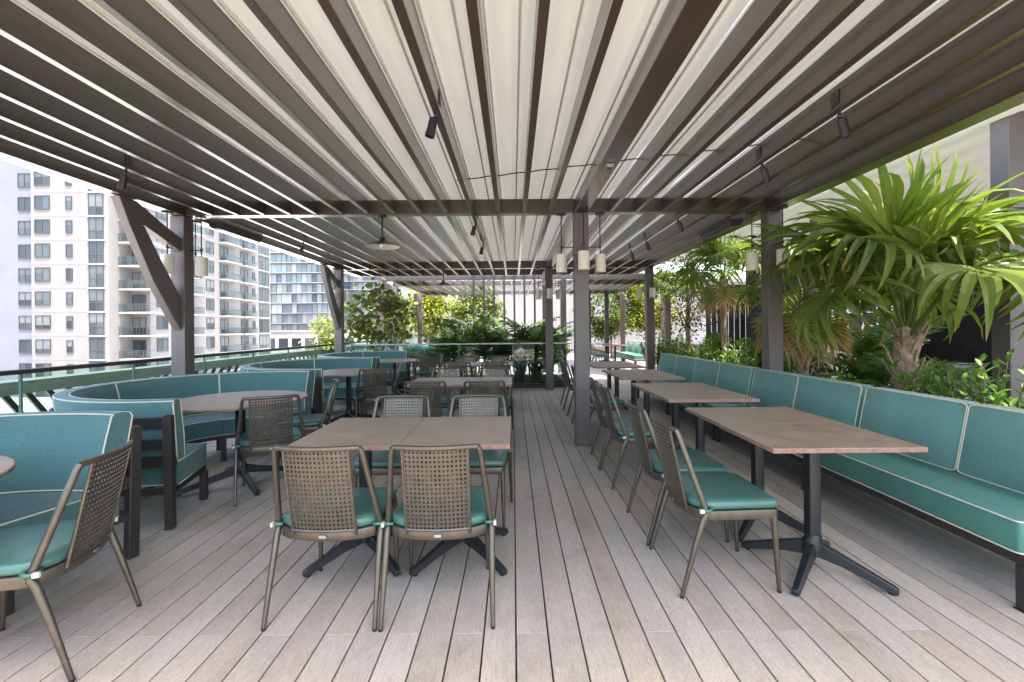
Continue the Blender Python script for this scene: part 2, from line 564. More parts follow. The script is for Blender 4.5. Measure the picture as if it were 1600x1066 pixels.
fd = far.build('far_deck_planks', 'deck', deck_base); fd['kind'] = 'stuff'

# ------------------------------------------------------------------ main pergola
ZB = 2.69
perg = thing('pergola', 'dark bronze slatted pergola with white fabric roof over the whole terrace', 'pergola', (0.8, 5.3, 0), world=True)
Y0, Y1 = 0.80, 11.35
joists = [0.14 - 0.301 * k for k in range(0, 13)][::-1] + [0.441] + [1.14, 1.44, 1.738, 2.04, 2.34, 2.64]
for x in joists:
    MB().box(x - 0.024, x + 0.024, Y0, Y1, ZB, ZB + 0.155).build('joist', 'paint', perg, bevel=0.003, seg=1)
MB().box(-3.945, -3.775, Y0, Y1 + 0.05, ZB - 0.002, ZB + 0.24).build('edge_beam', 'paint', perg, bevel=0.004, seg=1)
MB().box(2.94, 3.105, Y0, Y1 + 0.05, ZB - 0.002, ZB + 0.24).build('edge_beam', 'paint', perg, bevel=0.004, seg=1)
MB().box(0.722, 0.872, Y0, Y1 + 0.05, ZB - 0.002, ZB + 0.15).build('main_beam', 'paint', perg, bevel=0.004, seg=1)
CB = [0.86, 5.25, 10.03]
for y in CB:
    MB().box(-3.774, 0.721, y, y + 0.13, ZB - 0.004, ZB + 0.158).build('crossbeam', 'paint', perg, bevel=0.004, seg=1)
    MB().box(0.873, 2.939, y, y + 0.13, ZB - 0.004, ZB + 0.158).build('crossbeam', 'paint', perg, bevel=0.004, seg=1)
MB().box(-3.774, 2.939, Y0 - 0.06, Y0 - 0.001, ZB, ZB + 0.22).build('end_beam', 'paint', perg)
MB().box(-3.774, 2.939, Y1 + 0.001, Y1 + 0.06, ZB, ZB + 0.22).build('end_beam', 'paint', perg)
for px in (-3.94, 0.715, 2.942):
    for y in CB[1:]:
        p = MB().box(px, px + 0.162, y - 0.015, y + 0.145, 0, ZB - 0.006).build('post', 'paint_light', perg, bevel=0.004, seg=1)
        MB().box(px - 0.012, px + 0.174, y - 0.027, y + 0.157, 0.0, 0.012).build('base_plate', 'paint', p)
def brace_mesh(y):
    b = MB()
    b.prism([(y - 0.83, ZB - 0.01), (y - 0.62, ZB - 0.01), (y - 0.30, 2.54), (y - 0.015, 2.43), (y - 0.015, 2.27), (y - 0.36, 2.40), (y - 0.53, 2.46), (y - 0.70, 2.40)], 'x', -3.905, -3.815)
    b.prism([(y - 0.70, 2.41), (y - 0.53, 2.455), (y - 0.27, 2.08), (y - 0.015, 1.74), (y - 0.015, 1.36), (y - 0.13, 1.50), (y - 0.42, 1.90)], 'x', -3.904, -3.816)
    return b
for y in CB[1:]:
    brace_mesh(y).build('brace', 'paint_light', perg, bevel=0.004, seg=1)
# fabric roof: one tensioned strip per bay between two joists
edges = [-3.86] + joists
edges = sorted(edges + [0.797, 3.02])
for a, b in zip(edges[:-1], edges[1:]):
    m = MB(); n = 12; vs = []
    ys = [Y0 + (Y1 - Y0) * k / 16 for k in range(17)]
    ph = random.uniform(0.62, 0.7)
    for yy in ys:
        for k in range(n + 1):
            t = k / n
            z = ZB + 0.205 - 0.045 * math.sin(PI * t) ** 1.3 + 0.02 * math.exp(-((t - ph) / 0.06) ** 2) + random.uniform(-0.003, 0.003)
            vs.append((a + (b - a) * t, yy, z))
    fs = [(r * (n + 1) + k, r * (n + 1) + k + 1, (r + 1) * (n + 1) + k + 1, (r + 1) * (n + 1) + k) for r in range(16) for k in range(n)]
    m.add(vs, fs)
    cp = m.build('canopy_panel', 'canopy', perg, smooth=True, recalc=False)
    xb = a + (b - a) * ph
    MB().box(xb - 0.006, xb + 0.006, Y0, Y1, ZB + 0.161, ZB + 0.170).build('batten', 'canopy', cp)
    # white side track along each joist
    MB().box(a + 0.03, a + 0.04, Y0, Y1, ZB + 0.158, ZB + 0.185).build('side_track', 'white_metal', cp)

# ------------------------------------------------------------------ far pergola
fp = thing('pergola', 'smaller bronze slatted pergola beyond the glass barrier and palms', 'pergola', (0.3, 12.5, 0), world=True)
MB().box(-3.70, 4.30, 12.4, 12.53, ZB, ZB + 0.13).build('front_beam', 'paint', fp, bevel=0.004, seg=1)
for y in (13.9, 17.6):
    MB().box(-3.62, 4.2, y, y + 0.13, ZB - 0.002, ZB + 0.14).build('crossbeam', 'paint', fp)
for x in (-3.70, 4.16):
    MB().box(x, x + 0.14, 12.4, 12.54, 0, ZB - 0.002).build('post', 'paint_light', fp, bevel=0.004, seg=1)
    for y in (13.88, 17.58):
        MB().box(x, x + 0.16, y, y + 0.16, 0, ZB - 0.004).build('post', 'paint_light' if x < 0 else 'paint', fp, bevel=0.004, seg=1)  # right-hand posts get the darker paint, shade put into their colour
for x, y in ((1.30, 12.4), (2.85, 17.58), (3.55, 17.58), (0.9, 13.88)):
    MB().box(x, x + 0.15, y, y + 0.14, 0, ZB - 0.004).build('post', 'frame_dark', fp, bevel=0.004, seg=1)  # dark metal stands in for the backlit shade of these posts
for y in (13.9, 17.6):
    b = brace_mesh(y); b.v = [(p[0] + 0.24, p[1], p[2]) for p in b.v]
    b.build('brace', 'paint_light', fp)
k = 0
x = -3.35
while x < 4.1:
    MB().box(x - 0.025, x + 0.025, 12.54, 19.0, ZB + 0.004, ZB + 0.13).build('joist', 'paint', fp)
    m = MB(); n = 6; vs = []
    for yy in (12.6, 14.5, 16.5, 18.9):
        for q in range(n + 1):
            t = q / n
            vs.append((x + 0.301 * t, yy, ZB + 0.19 - 0.04 * math.sin(PI * t)))
    m.add(vs, [(r * 7 + q, r * 7 + q + 1, (r + 1) * 7 + q + 1, (r + 1) * 7 + q) for r in range(3) for q in range(6)])
    if x < -2.6 or x > 1.9:
        m.build('canopy_panel', 'canopy', fp, smooth=True, recalc=False)  # right-hand panels added to keep sun off the distant bench
    x += 0.301
# hanging slat divider under the front beam
for q in range(7):
    xx = -1.07 + q * 0.2765
    sl = thing('divider_rod', ['first', 'second', 'third', 'fourth', 'fifth', 'sixth', 'seventh'][q] + ' thin dark vertical rod from the left under the far pergola beam', 'rod', (xx, 12.37, 0.3), group='slat divider rods', world=True)
    MB().box(xx - 0.026, xx + 0.026, 12.34, 12.395, 0.3, ZB + 0.1).build('rod', 'frame_dark', sl)
    MB().box(xx - 0.03, xx + 0.03, 12.34, 12.399, ZB + 0.1, ZB + 0.14).build('clip', 'paint', sl)

# ------------------------------------------------------------------ right-hand side pergola with pleated canopy
sp = thing('pergola', 'neighbouring pergola with pleated white fabric roof behind the palms', 'pergola', (5.0, 5.0, 0), world=True)
m = MB(); vs = []; nx = 120; rows = 9
xs = [3.14 + (8.2 - 3.14) * q / nx for q in range(nx + 1)]
for r_ in range(rows):
    yy = -3.0 + 17.0 * r_ / (rows - 1)
    for xx in xs:
        t = (xx * 2.5) % 1.0
        z = 3.44 - 0.15 * math.sin(PI * t) ** 0.7
        vs.append((xx, yy, z))
m.add(vs, [(r_ * (nx + 1) + q, r_ * (nx + 1) + q + 1, (r_ + 1) * (nx + 1) + q + 1, (r_ + 1) * (nx + 1) + q) for r_ in range(rows - 1) for q in range(nx) if not 3.75 < xs[q] < 4.42])  # slit left open out of view so sun reaches palm and bed, not bench
m.build('canopy', 'canopy', sp, smooth=True, recalc=False)
MB().box(4.63, 4.82, 4.24, 4.41, 0.26, 3.34).build('post', 'paint_light', sp, bevel=0.004, seg=1)
MB().box(4.60, 4.85, 4.21, 4.44, 2.43, 2.62).build('collar', 'paint', sp, bevel=0.004, seg=1)
MB().box(4.83, 8.2, 4.26, 4.39, 2.44, 2.61).build('crossbeam', 'paint', sp)
MB().box(5.61, 9.4, 8.2, 8.35, 2.40, 2.85).build('fascia', 'frame_dark', sp)
MB().box(5.45, 5.6, 8.2, 8.35, 0.0, 3.34).build('post', 'paint_light', sp)
MB().box(3.11, 3.2, -3, 14, 3.28, 3.46).build('edge_beam', 'white_metal', sp)
for yy in (0.4, 5.3, 10.1, 13.8):
    MB().box(3.11, 3.19, yy, yy + 0.08, 2.94, 3.28).build('stub_post', 'paint', sp)
MB().box(3.2, 8.2, 9.9, 9.98, 3.30, 3.34).build('canopy_rod', 'black', sp)

# ------------------------------------------------------------------ planting bed along the right side and the paved yard behind
bed = MB().box(3.22, 4.55, 0.5, 12.4, -0.4, 0.22).build('planting_bed', 'soil'); struct(bed)
yard = MB().box(4.56, 14, -2, 14, -0.4, -0.012).box(4.56, 14, 14.01, 24, -0.4, -0.01).box(5.41, 14, 24.01, 40, -0.4, -0.01).build('side_yard_paving', 'soil'); struct(yard)
kerb = MB().box(3.205, 3.219, 0.5, 12.4, -0.3, 0.30).build('bed_kerb', 'concrete'); struct(kerb)

# ------------------------------------------------------------------ chairs
def make_chair(name, label, group):
    t = thing(name, label, 'chair', group=group)
    br = 'bronze'
    # seat frame
    out = [(0.222, 0.23), (0.205, 0.25), (-0.205, 0.25), (-0.222, 0.23), (-0.238, -0.10), (-0.222, -0.15), (-0.17, -0.185), (-0.09, -0.205), (0, -0.212), (0.09, -0.205), (0.17, -0.185), (0.222, -0.15), (0.238, -0.10)]
    MB().prism(out, 'z', 0.375, 0.424).build('seat_frame', br, t, bevel=0.006, seg=2, smooth='auto')
    # seat pad
    o2 = [(x * 0.985, y * 0.985 + 0.004) for x, y in out]
    pad = MB()
    n = len(o2)
    prof = [(0.94, 0.425), (1.0, 0.434), (1.006, 0.449), (0.995, 0.462), (0.955, 0.471), (0.80, 0.4755), (0.45, 0.477)]
    vs = []
    for s_, z in prof:
        for x, y in o2:
            vs.append((x * s_, y * s_, z))
    fs = [tuple(range(n - 1, -1, -1))]
    for r_ in range(len(prof) - 1):
        for k in range(n):
            l = (k + 1) % n
            fs.append((r_ * n + k, r_ * n + l, (r_ + 1) * n + l, (r_ + 1) * n + k))
    fs.append(tuple((len(prof) - 1) * n + k for k in range(n)))
    pad.add(vs, fs)
    po = pad.build('seat_pad', 'vinyl', t, smooth=True)
    for sx in (-1, 1):
        MB().tube([(sx * 0.212, -0.11, 0.435), (sx * 0.252, -0.110, 0.437), (sx * 0.268, -0.132, 0.436), (sx * 0.255, -0.156, 0.435), (sx * 0.215, -0.155, 0.435)], 0.0085, 6).build('tie', 'vinyl', po, smooth=True)
        MB().box(sx * 0.263 - 0.006, sx * 0.263 + 0.006, -0.172, -0.150, 0.425, 0.443).build('tie_tag', 'tag', po)
        # legs
        MB().tube([(sx * 0.246, -0.13, 0.415), (sx * 0.247, -0.150, 0.385), (sx * 0.248, -0.19, 0.26), (sx * 0.252, -0.262, 0.008)], [0.0155, 0.0155, 0.0145, 0.0105], 10).build('leg', br, t, smooth='auto')
        MB().tube([(sx * 0.208, 0.225, 0.40), (sx * 0.211, 0.236, 0.2), (sx * 0.216, 0.247, 0.008)], [0.0165, 0.014, 0.0100], 10).build('leg', br, t, smooth='auto')
        MB().lathe([(0.010, 0), (0.0112, 0.012)], 10, (sx * 0.252, -0.262, 0)).build('foot_cap', 'black', t)
        MB().lathe([(0.010, 0), (0.0112, 0.012)], 10, (sx * 0.216, 0.247, 0)).build('foot_cap', 'black', t)
        # back post
        MB().tube([(sx * 0.246, -0.130, 0.415), (sx * 0.224, -0.190, 0.60), (sx * 0.198, -0.255, 0.805), (sx * 0.188, -0.262, 0.822)], [0.0155, 0.0145, 0.013, 0.013], 10).build('back_post', br, t, smooth='auto')
    def yb(x, z):      # curved back plane
        t_ = (z - 0.42) / 0.4
        return -0.213 - 0.085 * t_ + 0.9 * x * x
    rail = [(-0.188, -0.262, 0.822)]
    for k in range(1, 10):
        x = -0.188 + 0.376 * k / 10
        rail.append((x, yb(x, 0.82) * 1.0, 0.824))
    rail.append((0.188, -0.262, 0.822))
    MB().tube(rail, 0.0125, 10).build('top_rail', br, t, smooth='auto')
    # perforated back panel
    pn = MB()
    nu, nv = 15, 18
    u0, u1, v0, v1 = -0.142, 0.142, 0.425, 0.815
    vs = []; fs = []
    th = 0.004
    cu, cv = (u1 - u0) / nu, (v1 - v0) / nv
    for i in range(nu):
        for j in range(nv):
            uc, vc = u0 + (i + 0.5) * cu, v0 + (j + 0.5) * cv
            ob = [(-.5, -.5), (0, -.5), (.5, -.5), (.5, 0), (.5, .5), (0, .5), (-.5, .5), (-.5, 0)]
            base = len(vs)
            rh = 0.27
            for q in range(8):
                a = R(225 + 45 * q)
                for dy in (0, -th):
                    x_, z_ = uc + ob[q][0] * cu, vc + ob[q][1] * cv
                    vs.append((x_, yb(x_, z_) + dy, z_))
                for dy in (0, -th):
                    rk = rh * (1.0 if q % 2 else 1.12)
                    x_, z_ = uc + rk * cu * math.cos(a), vc + rk * cv * math.sin(a)
                    vs.append((x_, yb(x_, z_) + dy, z_))
            for q in range(8):
                A, B = base + q * 4, base + ((q + 1) % 8) * 4
                fs += [(A, B, B + 2, A + 2), (A + 1, A + 3, B + 3, B + 1), (A + 2, B + 2, B + 3, A + 3)]
    pn.add(vs, fs)
    po = pn.build('back_panel', br, t, recalc=False)
    fr = MB()
    for sx in (-1, 1):
        fr.tube([(sx * 0.147, yb(0.147, z) - 0.002, z) for z in (0.40, 0.52, 0.64, 0.76, 0.822)], 0.0075, 6)
    fr.tube([(x, yb(x, 0.425) - 0.002, 0.425) for x in (-0.147, -0.07, 0, 0.07, 0.147)], 0.007, 6)
    fr.build('panel_edge', br, po, smooth='auto')
    MB().prism(rr_outline(0.017, 0.007, 0.006, 3, 0, 0.40), 'y', -0.219, -0.214).build('badge', 'silver', t)
    return t

CH = []
GC = 'bronze perforated metal chairs with teal pads'
chair0 = None
def chair(x, y, rz, label, dr=0.0):
    global chair0
    if chair0 is None:
        chair0 = make_chair('dining_chair', label, GC)
        c = chair0
        c.location = (x, y, 0); c.rotation_euler = (0, 0, R(rz + dr))
    else:
        c = copy_tree(chair0, (x, y, 0), R(rz + dr), label)
    return c

# ------------------------------------------------------------------ tables
def base_parts(t, hz=0.725, spread=0.26):
    col = MB()
    col.prism(rr_outline(0.032, 0.032, 0.010, 3), 'z', 0.12, hz - 0.004)
    col.build('column', 'black', t, smooth='auto')
    MB().lathe([(0.05, 0.09), (0.052, 0.15), (0.036, 0.20)], 12).build('hub', 'black', t, smooth='auto')
    for sx in (-1, 1):
        for sy in (-1, 1):
            lg = MB()
            d = Vector((sx, sy, 0)).normalized()
            n_ = Vector((-d.y, d.x, 0))
            L = spread * math.sqrt(2)
            secs = [(0.03, 0.165, 0.085, 0.026), (0.14, 0.125, 0.068, 0.024), (L - 0.02, 0.045, 0.008, 0.019), (L, 0.034, 0.008, 0.017)]
            vs = []
            for r_, zt, zb, hw in secs:
                for a_, z in ((-hw, zb), (hw, zb), (hw * 0.8, zt), (-hw * 0.8, zt)):
                    p = d * r_ + n_ * a_
                    vs.append((p.x, p.y, z))
            fs = [(0, 1, 2, 3), (15, 14, 13, 12)]
            for k in range(3):
                for q in range(4):
                    fs.append((k * 4 + q, k * 4 + (q + 1) % 4, k * 4 + 4 + (q + 1) % 4, k * 4 + 4 + q))
            lg.add(vs, fs)
            lo = lg.build('leg', 'black', t, bevel=0.004, seg=1)
            f = d * (L - 0.03)
            MB().lathe([(0.014, 0), (0.014, 0.012)], 8, (f.x, f.y, 0)).build('foot', 'black', lo)
    MB().box(-0.17, 0.17, -0.02, 0.02, hz - 0.02, hz - 0.001).build('top_plate', 'black', t)
    MB().box(-0.02, 0.02, -0.17, 0.17, hz - 0.021, hz - 0.002).build('top_plate', 'black', t)

def make_table(label, group):
    t = thing('dining_table', label, 'table', group=group)
    MB().box(-0.289, 0.289, -0.378, 0.378, 0.727, 0.7405).build('edge_band', 'edge', t)
    MB().box(-0.291, 0.291, -0.380, 0.380, 0.7406, 0.7500).build('tabletop', 'table', t, bevel=0.0015, seg=1)
    MB().box(-0.2912, 0.2912, -0.3802, 0.3802, 0.7265, 0.7470).build('edge_strip', 'edge', t)
    base_parts(t)
    return t
table0 = None
def table(x, y, rz, label):
    global table0
    if table0 is None:
        table0 = make_table(label, 'rectangular two-person tables')
        table0.location = (x, y, 0); table0.rotation_euler = (0, 0, R(rz)); return table0
    return copy_tree(table0, (x, y, 0), R(rz), label)

round0 = None
def round_table(x, y, label):
    global round0
    if round0 is None:
        t = round0 = thing('round_table', label, 'table', group='round booth tables')
        MB().lathe([(0.543, 0.727), (0.55, 0.732), (0.55, 0.745), (0.545, 0.750)], 64).build('tabletop', 'table', t, smooth='auto')
        MB().lathe([(0.5505, 0.733), (0.5505, 0.742)], 64, capb=False, capt=False).build('edge_band', 'edge', t, smooth='auto')
        base_parts(t, 0.727, 0.34)
        t.location = (x, y, 0); return t
    return copy_tree(round0, (x, y, 0), 0, label)

# central row of paired tables
ordn = ['nearest', 'second', 'farthest']
for r_, yc in enumerate((2.74, 5.30, 7.93)):
    for s_, xc in ((0, -0.897), (1, -0.313)):
        side = ('left', 'right')[s_]
        table(xc, yc, 0, f'{side} half of the {ordn[r_]} paired table in the centre row')
        chair((-0.882, -0.362)[s_] if r_ == 0 else xc + 0.01, yc - 0.43 + (0.0 if r_ == 0 else -0.03), 0 + (1.5 if s_ else -1.0), f'{side} chair on the near side of the {ordn[r_]} centre table, back to camera')
        chair(xc + 0.03, yc + 0.56, 180 + random.uniform(-3, 3), f'{side} chair on the far side of the {ordn[r_]} centre table, facing camera')

# right row along the banquette
rn = ['nearest', 'second', 'third', 'fourth']
for r_, ya in enumerate((2.235, 3.775, 5.40, 7.00)):
    for s_ in (0, 1):
        hf = ('near', 'far')[s_]
        table(1.655 + random.uniform(-0.006, 0.006), ya + 0.291 + s_ * 0.583, 90, f'{hf} half of the {rn[r_]} paired table beside the long banquette')
        cyy = ya + 0.29 + s_ * 0.55
        chair(1.085 + random.uniform(-0.012, 0.012), cyy, -90 + random.uniform(-2, 2), f'{hf} chair at the {rn[r_]} banquette table, pushed in from the walkway')

# ------------------------------------------------------------------ straight banquettes
def pipe_loop(mb, pts, r=0.0046):
    mb.tube(pts, r, 6, closed=True)

def make_bench(label, group, L=1.66, s0=0.004):
    t = thing('banquette_bench', label, 'bench', group=group)
    # local: x from front (0) to back, y along the length (0..L)
    se = MB().box(0.0, 0.52, s0, L - 0.004, 0.262, 0.425)
    so = se.build('seat_cushion', 'seatfab', t, bevel=0.022, seg=3, smooth='auto')
    pm = MB()
    for z in (0.424, 0.264):
        c = [(x, y, z) for x, y in rr_outline(0.26, (L - 0.004 - s0) / 2, 0.03, 3, 0.26, (L - 0.004 + s0) / 2)]
        pipe_loop(pm, [(p[0] + (-0.002 if p[0] < 0.2 else 0), p[1], z - (0.006 if z > 0.4 else -0.006)) for p in c])
    pm.build('piping', 'piping', so, smooth=True)
    for k in (0, 1):
        y0, y1 = 0.006 + k * L / 2, (k + 1) * L / 2 - 0.006
        n = 10
        bc = MB()
        # rounded slab leaning back, with a slight crown
        vs = []; fs = []
        H = 0.425; z0 = 0.428; lean = 0.085; thk = 0.105
        nu, nv = 12, 8
        def P(u, v, s_):
            y = y0 + (y1 - y0) * u
            e = 1 - (2 * u - 1) ** 8
            e2 = 1 - (2 * v - 1) ** 8
            crown = 0.022 * (1 - (2 * u - 1) ** 2) * (1 - (2 * v - 1) ** 2)
            x = 0.395 + lean * v + (-crown if s_ == 0 else thk)
            if s_ == 0:
                x += 0.012 * (1 - e * e2)
            else:
                x -= 0.012 * (1 - e * e2)
            return (x, y, z0 + H * v)
        for s_ in (0, 1):
            for i in range(nu + 1):
                for j in range(nv + 1):
                    vs.append(P(i / nu, j / nv, s_))
        def I(i, j, s_): return s_ * (nu + 1) * (nv + 1) + i * (nv + 1) + j
        for i in range(nu):
            for j in range(nv):
                fs.append((I(i, j, 0), I(i + 1, j, 0), I(i + 1, j + 1, 0), I(i, j + 1, 0)))
                fs.append((I(i, j, 1), I(i, j + 1, 1), I(i + 1, j + 1, 1), I(i + 1, j, 1)))
        for i in range(nu):
            fs.append((I(i, 0, 0), I(i, 0, 1), I(i + 1, 0, 1), I(i + 1, 0, 0)))
            fs.append((I(i, nv, 0), I(i + 1, nv, 0), I(i + 1, nv, 1), I(i, nv, 1)))
        for j in range(nv):
            fs.append((I(0, j, 0), I(0, j + 1, 0), I(0, j + 1, 1), I(0, j, 1)))
            fs.append((I(nu, j, 0), I(nu, j, 1), I(nu, j + 1, 1), I(nu, j + 1, 0)))
        bc.add(vs, fs)
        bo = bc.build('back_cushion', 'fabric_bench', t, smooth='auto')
        pm = MB()
        for s_ in (0, 1):
            loop = []
            for uy, vz in rr_outline(0.5, 0.5, 0.05, 4, 0.5, 0.5):
                # wider corner in u is fine: the cushion is about twice as wide as tall
                y = y0 + (y1 - y0) * uy
                x = 0.395 + lean * vz + (0.006 if s_ == 0 else thk - 0.006)
                loop.append((x, y, z0 + H * vz))
            pipe_loop(pm, loop)
        pm.build('piping', 'piping', bo, smooth=True)
    fr = MB()
    f0 = max(0.0, s0 - 0.01)
    fr.box(0.006, 0.046, f0, L, 0.215, 0.2605)
    fr.box(0.50, 0.54, f0, L, 0.215, 0.2605)
    fr.box(0.0465, 0.4995, f0 + 0.001, f0 + 0.041, 0.216, 0.260)
    fr.box(0.0465, 0.4995, L - 0.041, L - 0.001, 0.216, 0.260)
    fr.build('seat_frame', 'frame_dark', t, bevel=0.003, seg=1)
    for x in (0.005, 0.499):
        for y in (f0, L - 0.042):
            MB().box(x, x + 0.042, y, y + 0.042, 0.004, 0.2145).build('leg', 'frame_dark', t, bevel=0.003, seg=1)
            MB().box(x - 0.006, x + 0.048, y - 0.004, y + 0.046, 0, 0.0055).build('foot', 'black', t)
    for y in (0.10, L / 2, L - 0.14):
        MB().bar((0.522, y, 0.2605), (0.595, y, 0.76), 0.04, 0.025, (0, 1, 0)).build('back_support', 'frame_dark', t)
    return t
bn = ['nearest', 'second', 'third', 'farthest']
bench0 = None
for k in range(4):
    y0 = 2.03 + k * 1.70
    lab = f'{bn[k]} teal banquette section with white piping along the planting bed'
    if k == 0:
        make_bench(lab, 'straight teal banquettes', s0=0.105).location = (2.372, y0, 0)
    elif bench0 is None:
        bench0 = make_bench(lab, 'straight teal banquettes'); bench0.location = (2.372, y0, 0)
    else:
        copy_tree(bench0, (2.372 + random.uniform(-0.01, 0.01), y0, 0), R(random.uniform(-0.5, 0.5)), lab)

# ------------------------------------------------------------------ curved booths
BR = 1.19
A0, A1 = 74, 286
def arc_sweep(mb, sec, a0, a1, n=18):
    m_ = len(sec); vs = []; fs = []
    for i in range(n + 1):
        a = R(a0 + (a1 - a0) * i / n)
        for r_, z in sec:
            vs.append((r_ * math.cos(a), r_ * math.sin(a), z))
    for i in range(n):
        for k in range(m_):
            l = (k + 1) % m_
            fs.append((i * m_ + k, i * m_ + l, (i + 1) * m_ + l, (i + 1) * m_ + k))
    fs.append(tuple(range(m_)))
    fs.append(tuple(n * m_ + k for k in range(m_ - 1, -1, -1)))
    mb.add(vs, fs)
def arc_pts(r_, z, a0, a1, n=18):
    return [(r_ * math.cos(R(a0 + (a1 - a0) * i / n)), r_ * math.sin(R(a0 + (a1 - a0) * i / n)), z) for i in range(n + 1)]
def make_booth(label, group):
    t = thing('curved_booth', label, 'booth', group=group)
    step = (A1 - A0) / 4
    for k in range(4):
        a0, a1 = A0 + k * step + 0.2, A0 + (k + 1) * step - 0.2
        # seat cushion
        s_ = MB()
        sec = [(0.565, 0.285), (0.565, 0.43), (0.58, 0.445), (0.62, 0.452), (0.98, 0.447), (1.09, 0.44), (1.09, 0.275), (0.58, 0.275)]
        arc_sweep(s_, sec, a0, a1)
        so = s_.build('seat_cushion', 'fabric', t, smooth='auto')
        pm = MB()
        for z in (0.440, 0.280):
            p = arc_pts(0.566, z, a0, a1) + arc_pts(1.088, z, a1, a0)
            pm.tube(p, 0.0048, 6, closed=True)
        pm.build('piping', 'piping', so, smooth=True)
        # back cushion
        b_ = MB()
        sec = [(0.985, 0.452), (0.995, 0.60), (1.03, 0.76), (1.055, 0.862), (1.075, 0.878), (1.12, 0.882), (1.155, 0.872), (1.165, 0.85), (1.14, 0.70), (1.105, 0.452)]
        arc_sweep(b_, sec, a0, a1)
        bo = b_.build('back_cushion', 'fabric', t, smooth='auto')
        pm = MB()
        fr_ = [(0.985, 0.455), (0.995, 0.60), (1.03, 0.76), (1.055, 0.862), (1.066, 0.874)]
        bk_ = [(1.155, 0.872), (1.166, 0.85), (1.14, 0.70), (1.106, 0.455)]
        for sec_ in (fr_, bk_[::-1]):
            e0 = [(r_ * math.cos(R(a0)), r_ * math.sin(R(a0)), z) for r_, z in sec_]
            e1 = [(r_ * math.cos(R(a1)), r_ * math.sin(R(a1)), z) for r_, z in sec_]
            rt, zt = sec_[-1]; rb, zb = sec_[0]
            loop = e0 + arc_pts(rt, zt, a0, a1)[1:-1] + e1[::-1] + arc_pts(rb, zb, a1, a0)[1:-1]
            pm.tube(loop, 0.0048, 6, closed=True)
        pm.build('piping', 'piping', bo, smooth=True)
    for z0, z1 in ((0.69, 0.765), (0.545, 0.615), (0.42, 0.49), (0.235, 0.272)):
        s_ = MB()
        arc_sweep(s_, [(1.148 if z0 > .5 else 1.11, z0), (1.165, z0), (1.180, z1), (1.163 if z0 > .5 else 1.125, z1)], A0 + 0.1, A1 - 0.1, 60)
        s_.build('back_slat' if z0 > 0.3 else 'seat_rail', 'frame_dark', t, smooth='auto')
    s_ = MB(); arc_sweep(s_, [(0.575, 0.235), (0.62, 0.235), (0.62, 0.274), (0.575, 0.274)], A0 + 0.1, A1 - 0.1, 60)
    s_.build('seat_rail', 'frame_dark', t, smooth='auto')
    for k in range(5):
        a = R(A0 + k * step + (1.2 if k == 0 else -1.2 if k == 4 else 0))
        d = Vector((math.cos(a), math.sin(a), 0))
        MB().bar(d * 1.167, d * 1.19 + Vector((0, 0, 0.78)), 0.05, 0.06, d).build('leg', 'frame_dark', t, bevel=0.003, seg=1)
        MB().bar(d * 0.60, d * 0.60 + Vector((0, 0, 0.234)), 0.05, 0.05, d).build('leg', 'frame_dark', t, bevel=0.003, seg=1)
        MB().bar(d * 0.63 + Vector((0, 0, 0.255)), d * 1.14 + Vector((0, 0, 0.255)), 0.045, 0.035).build('side_rail', 'frame_dark', t)
    return t
booth0 = make_booth('curved teal booth cut by the left edge of the picture', 'curved teal booths'); booth0.location = (-2.60, 1.60, 0)
copy_tree(booth0, (-2.66, 4.25, 0), 0, 'complete curved teal booth in front of the first railing post')
copy_tree(booth0, (-2.68, 6.72, 0), 0, 'curved teal booth between the first and second post on the left')
copy_tree(booth0, (-2.66, 9.10, 0), 0, 'curved teal booth closest to the glass barrier on the left')
copy_tree(booth0, (-2.30, 14.6, 0), 0, 'distant curved teal booth seen through the glass barrier')
for x, y, nm in ((-2.70, 1.72, 'round table cut by the left edge of the picture'), (-2.44, 4.06, 'round table in the complete booth near the left post'),
                 (-2.40, 6.62, 'round table in the booth between the left posts'), (-2.35, 9.02, 'round table in the booth closest to the glass barrier')):
    round_table(x, y, nm)
chair(-2.04, 1.93, 106, 'large chair at the left edge turned toward the cut-off round table', 0)
chair(-2.06, 3.86, 28, 'chair drawn up to the near side of the round table by the first post')
chair(-2.08, 4.57, 112, 'chair on the far side of the round table by the first post, seen edge-on')
chair(-1.93, 6.37, 15, 'chair on the near side of the round table between the left posts')
chair(-2.0, 6.9, 108, 'chair on the far side of the round table between the left posts')
chair(-1.64, 8.55, 18, 'chair on the near side of the round table closest to the glass barrier')
chair(-1.75, 9.4, 110, 'chair on the far side of the round table closest to the glass barrier')
# far seating group on the right
copy_tree(bench0, (4.05, 15.3, 0), 0, 'distant teal banquette section under the far pergola, nearer one')
copy_tree(bench0, (4.05, 17.0, 0), 0, 'distant teal banquette section under the far pergola, farther one')
table(3.55, 15.9, 90, 'distant table before the far pergola banquette, nearer one')
table(3.55, 17.5, 90, 'distant table before the far pergola banquette, farther one')
for y, nm in ((15.6, 'first'), (16.2, 'second'), (17.2, 'third'), (17.8, 'fourth')):
    chair(2.95, y, -90, f'{nm} distant chair from the front at the far pergola tables', random.uniform(-6, 6))

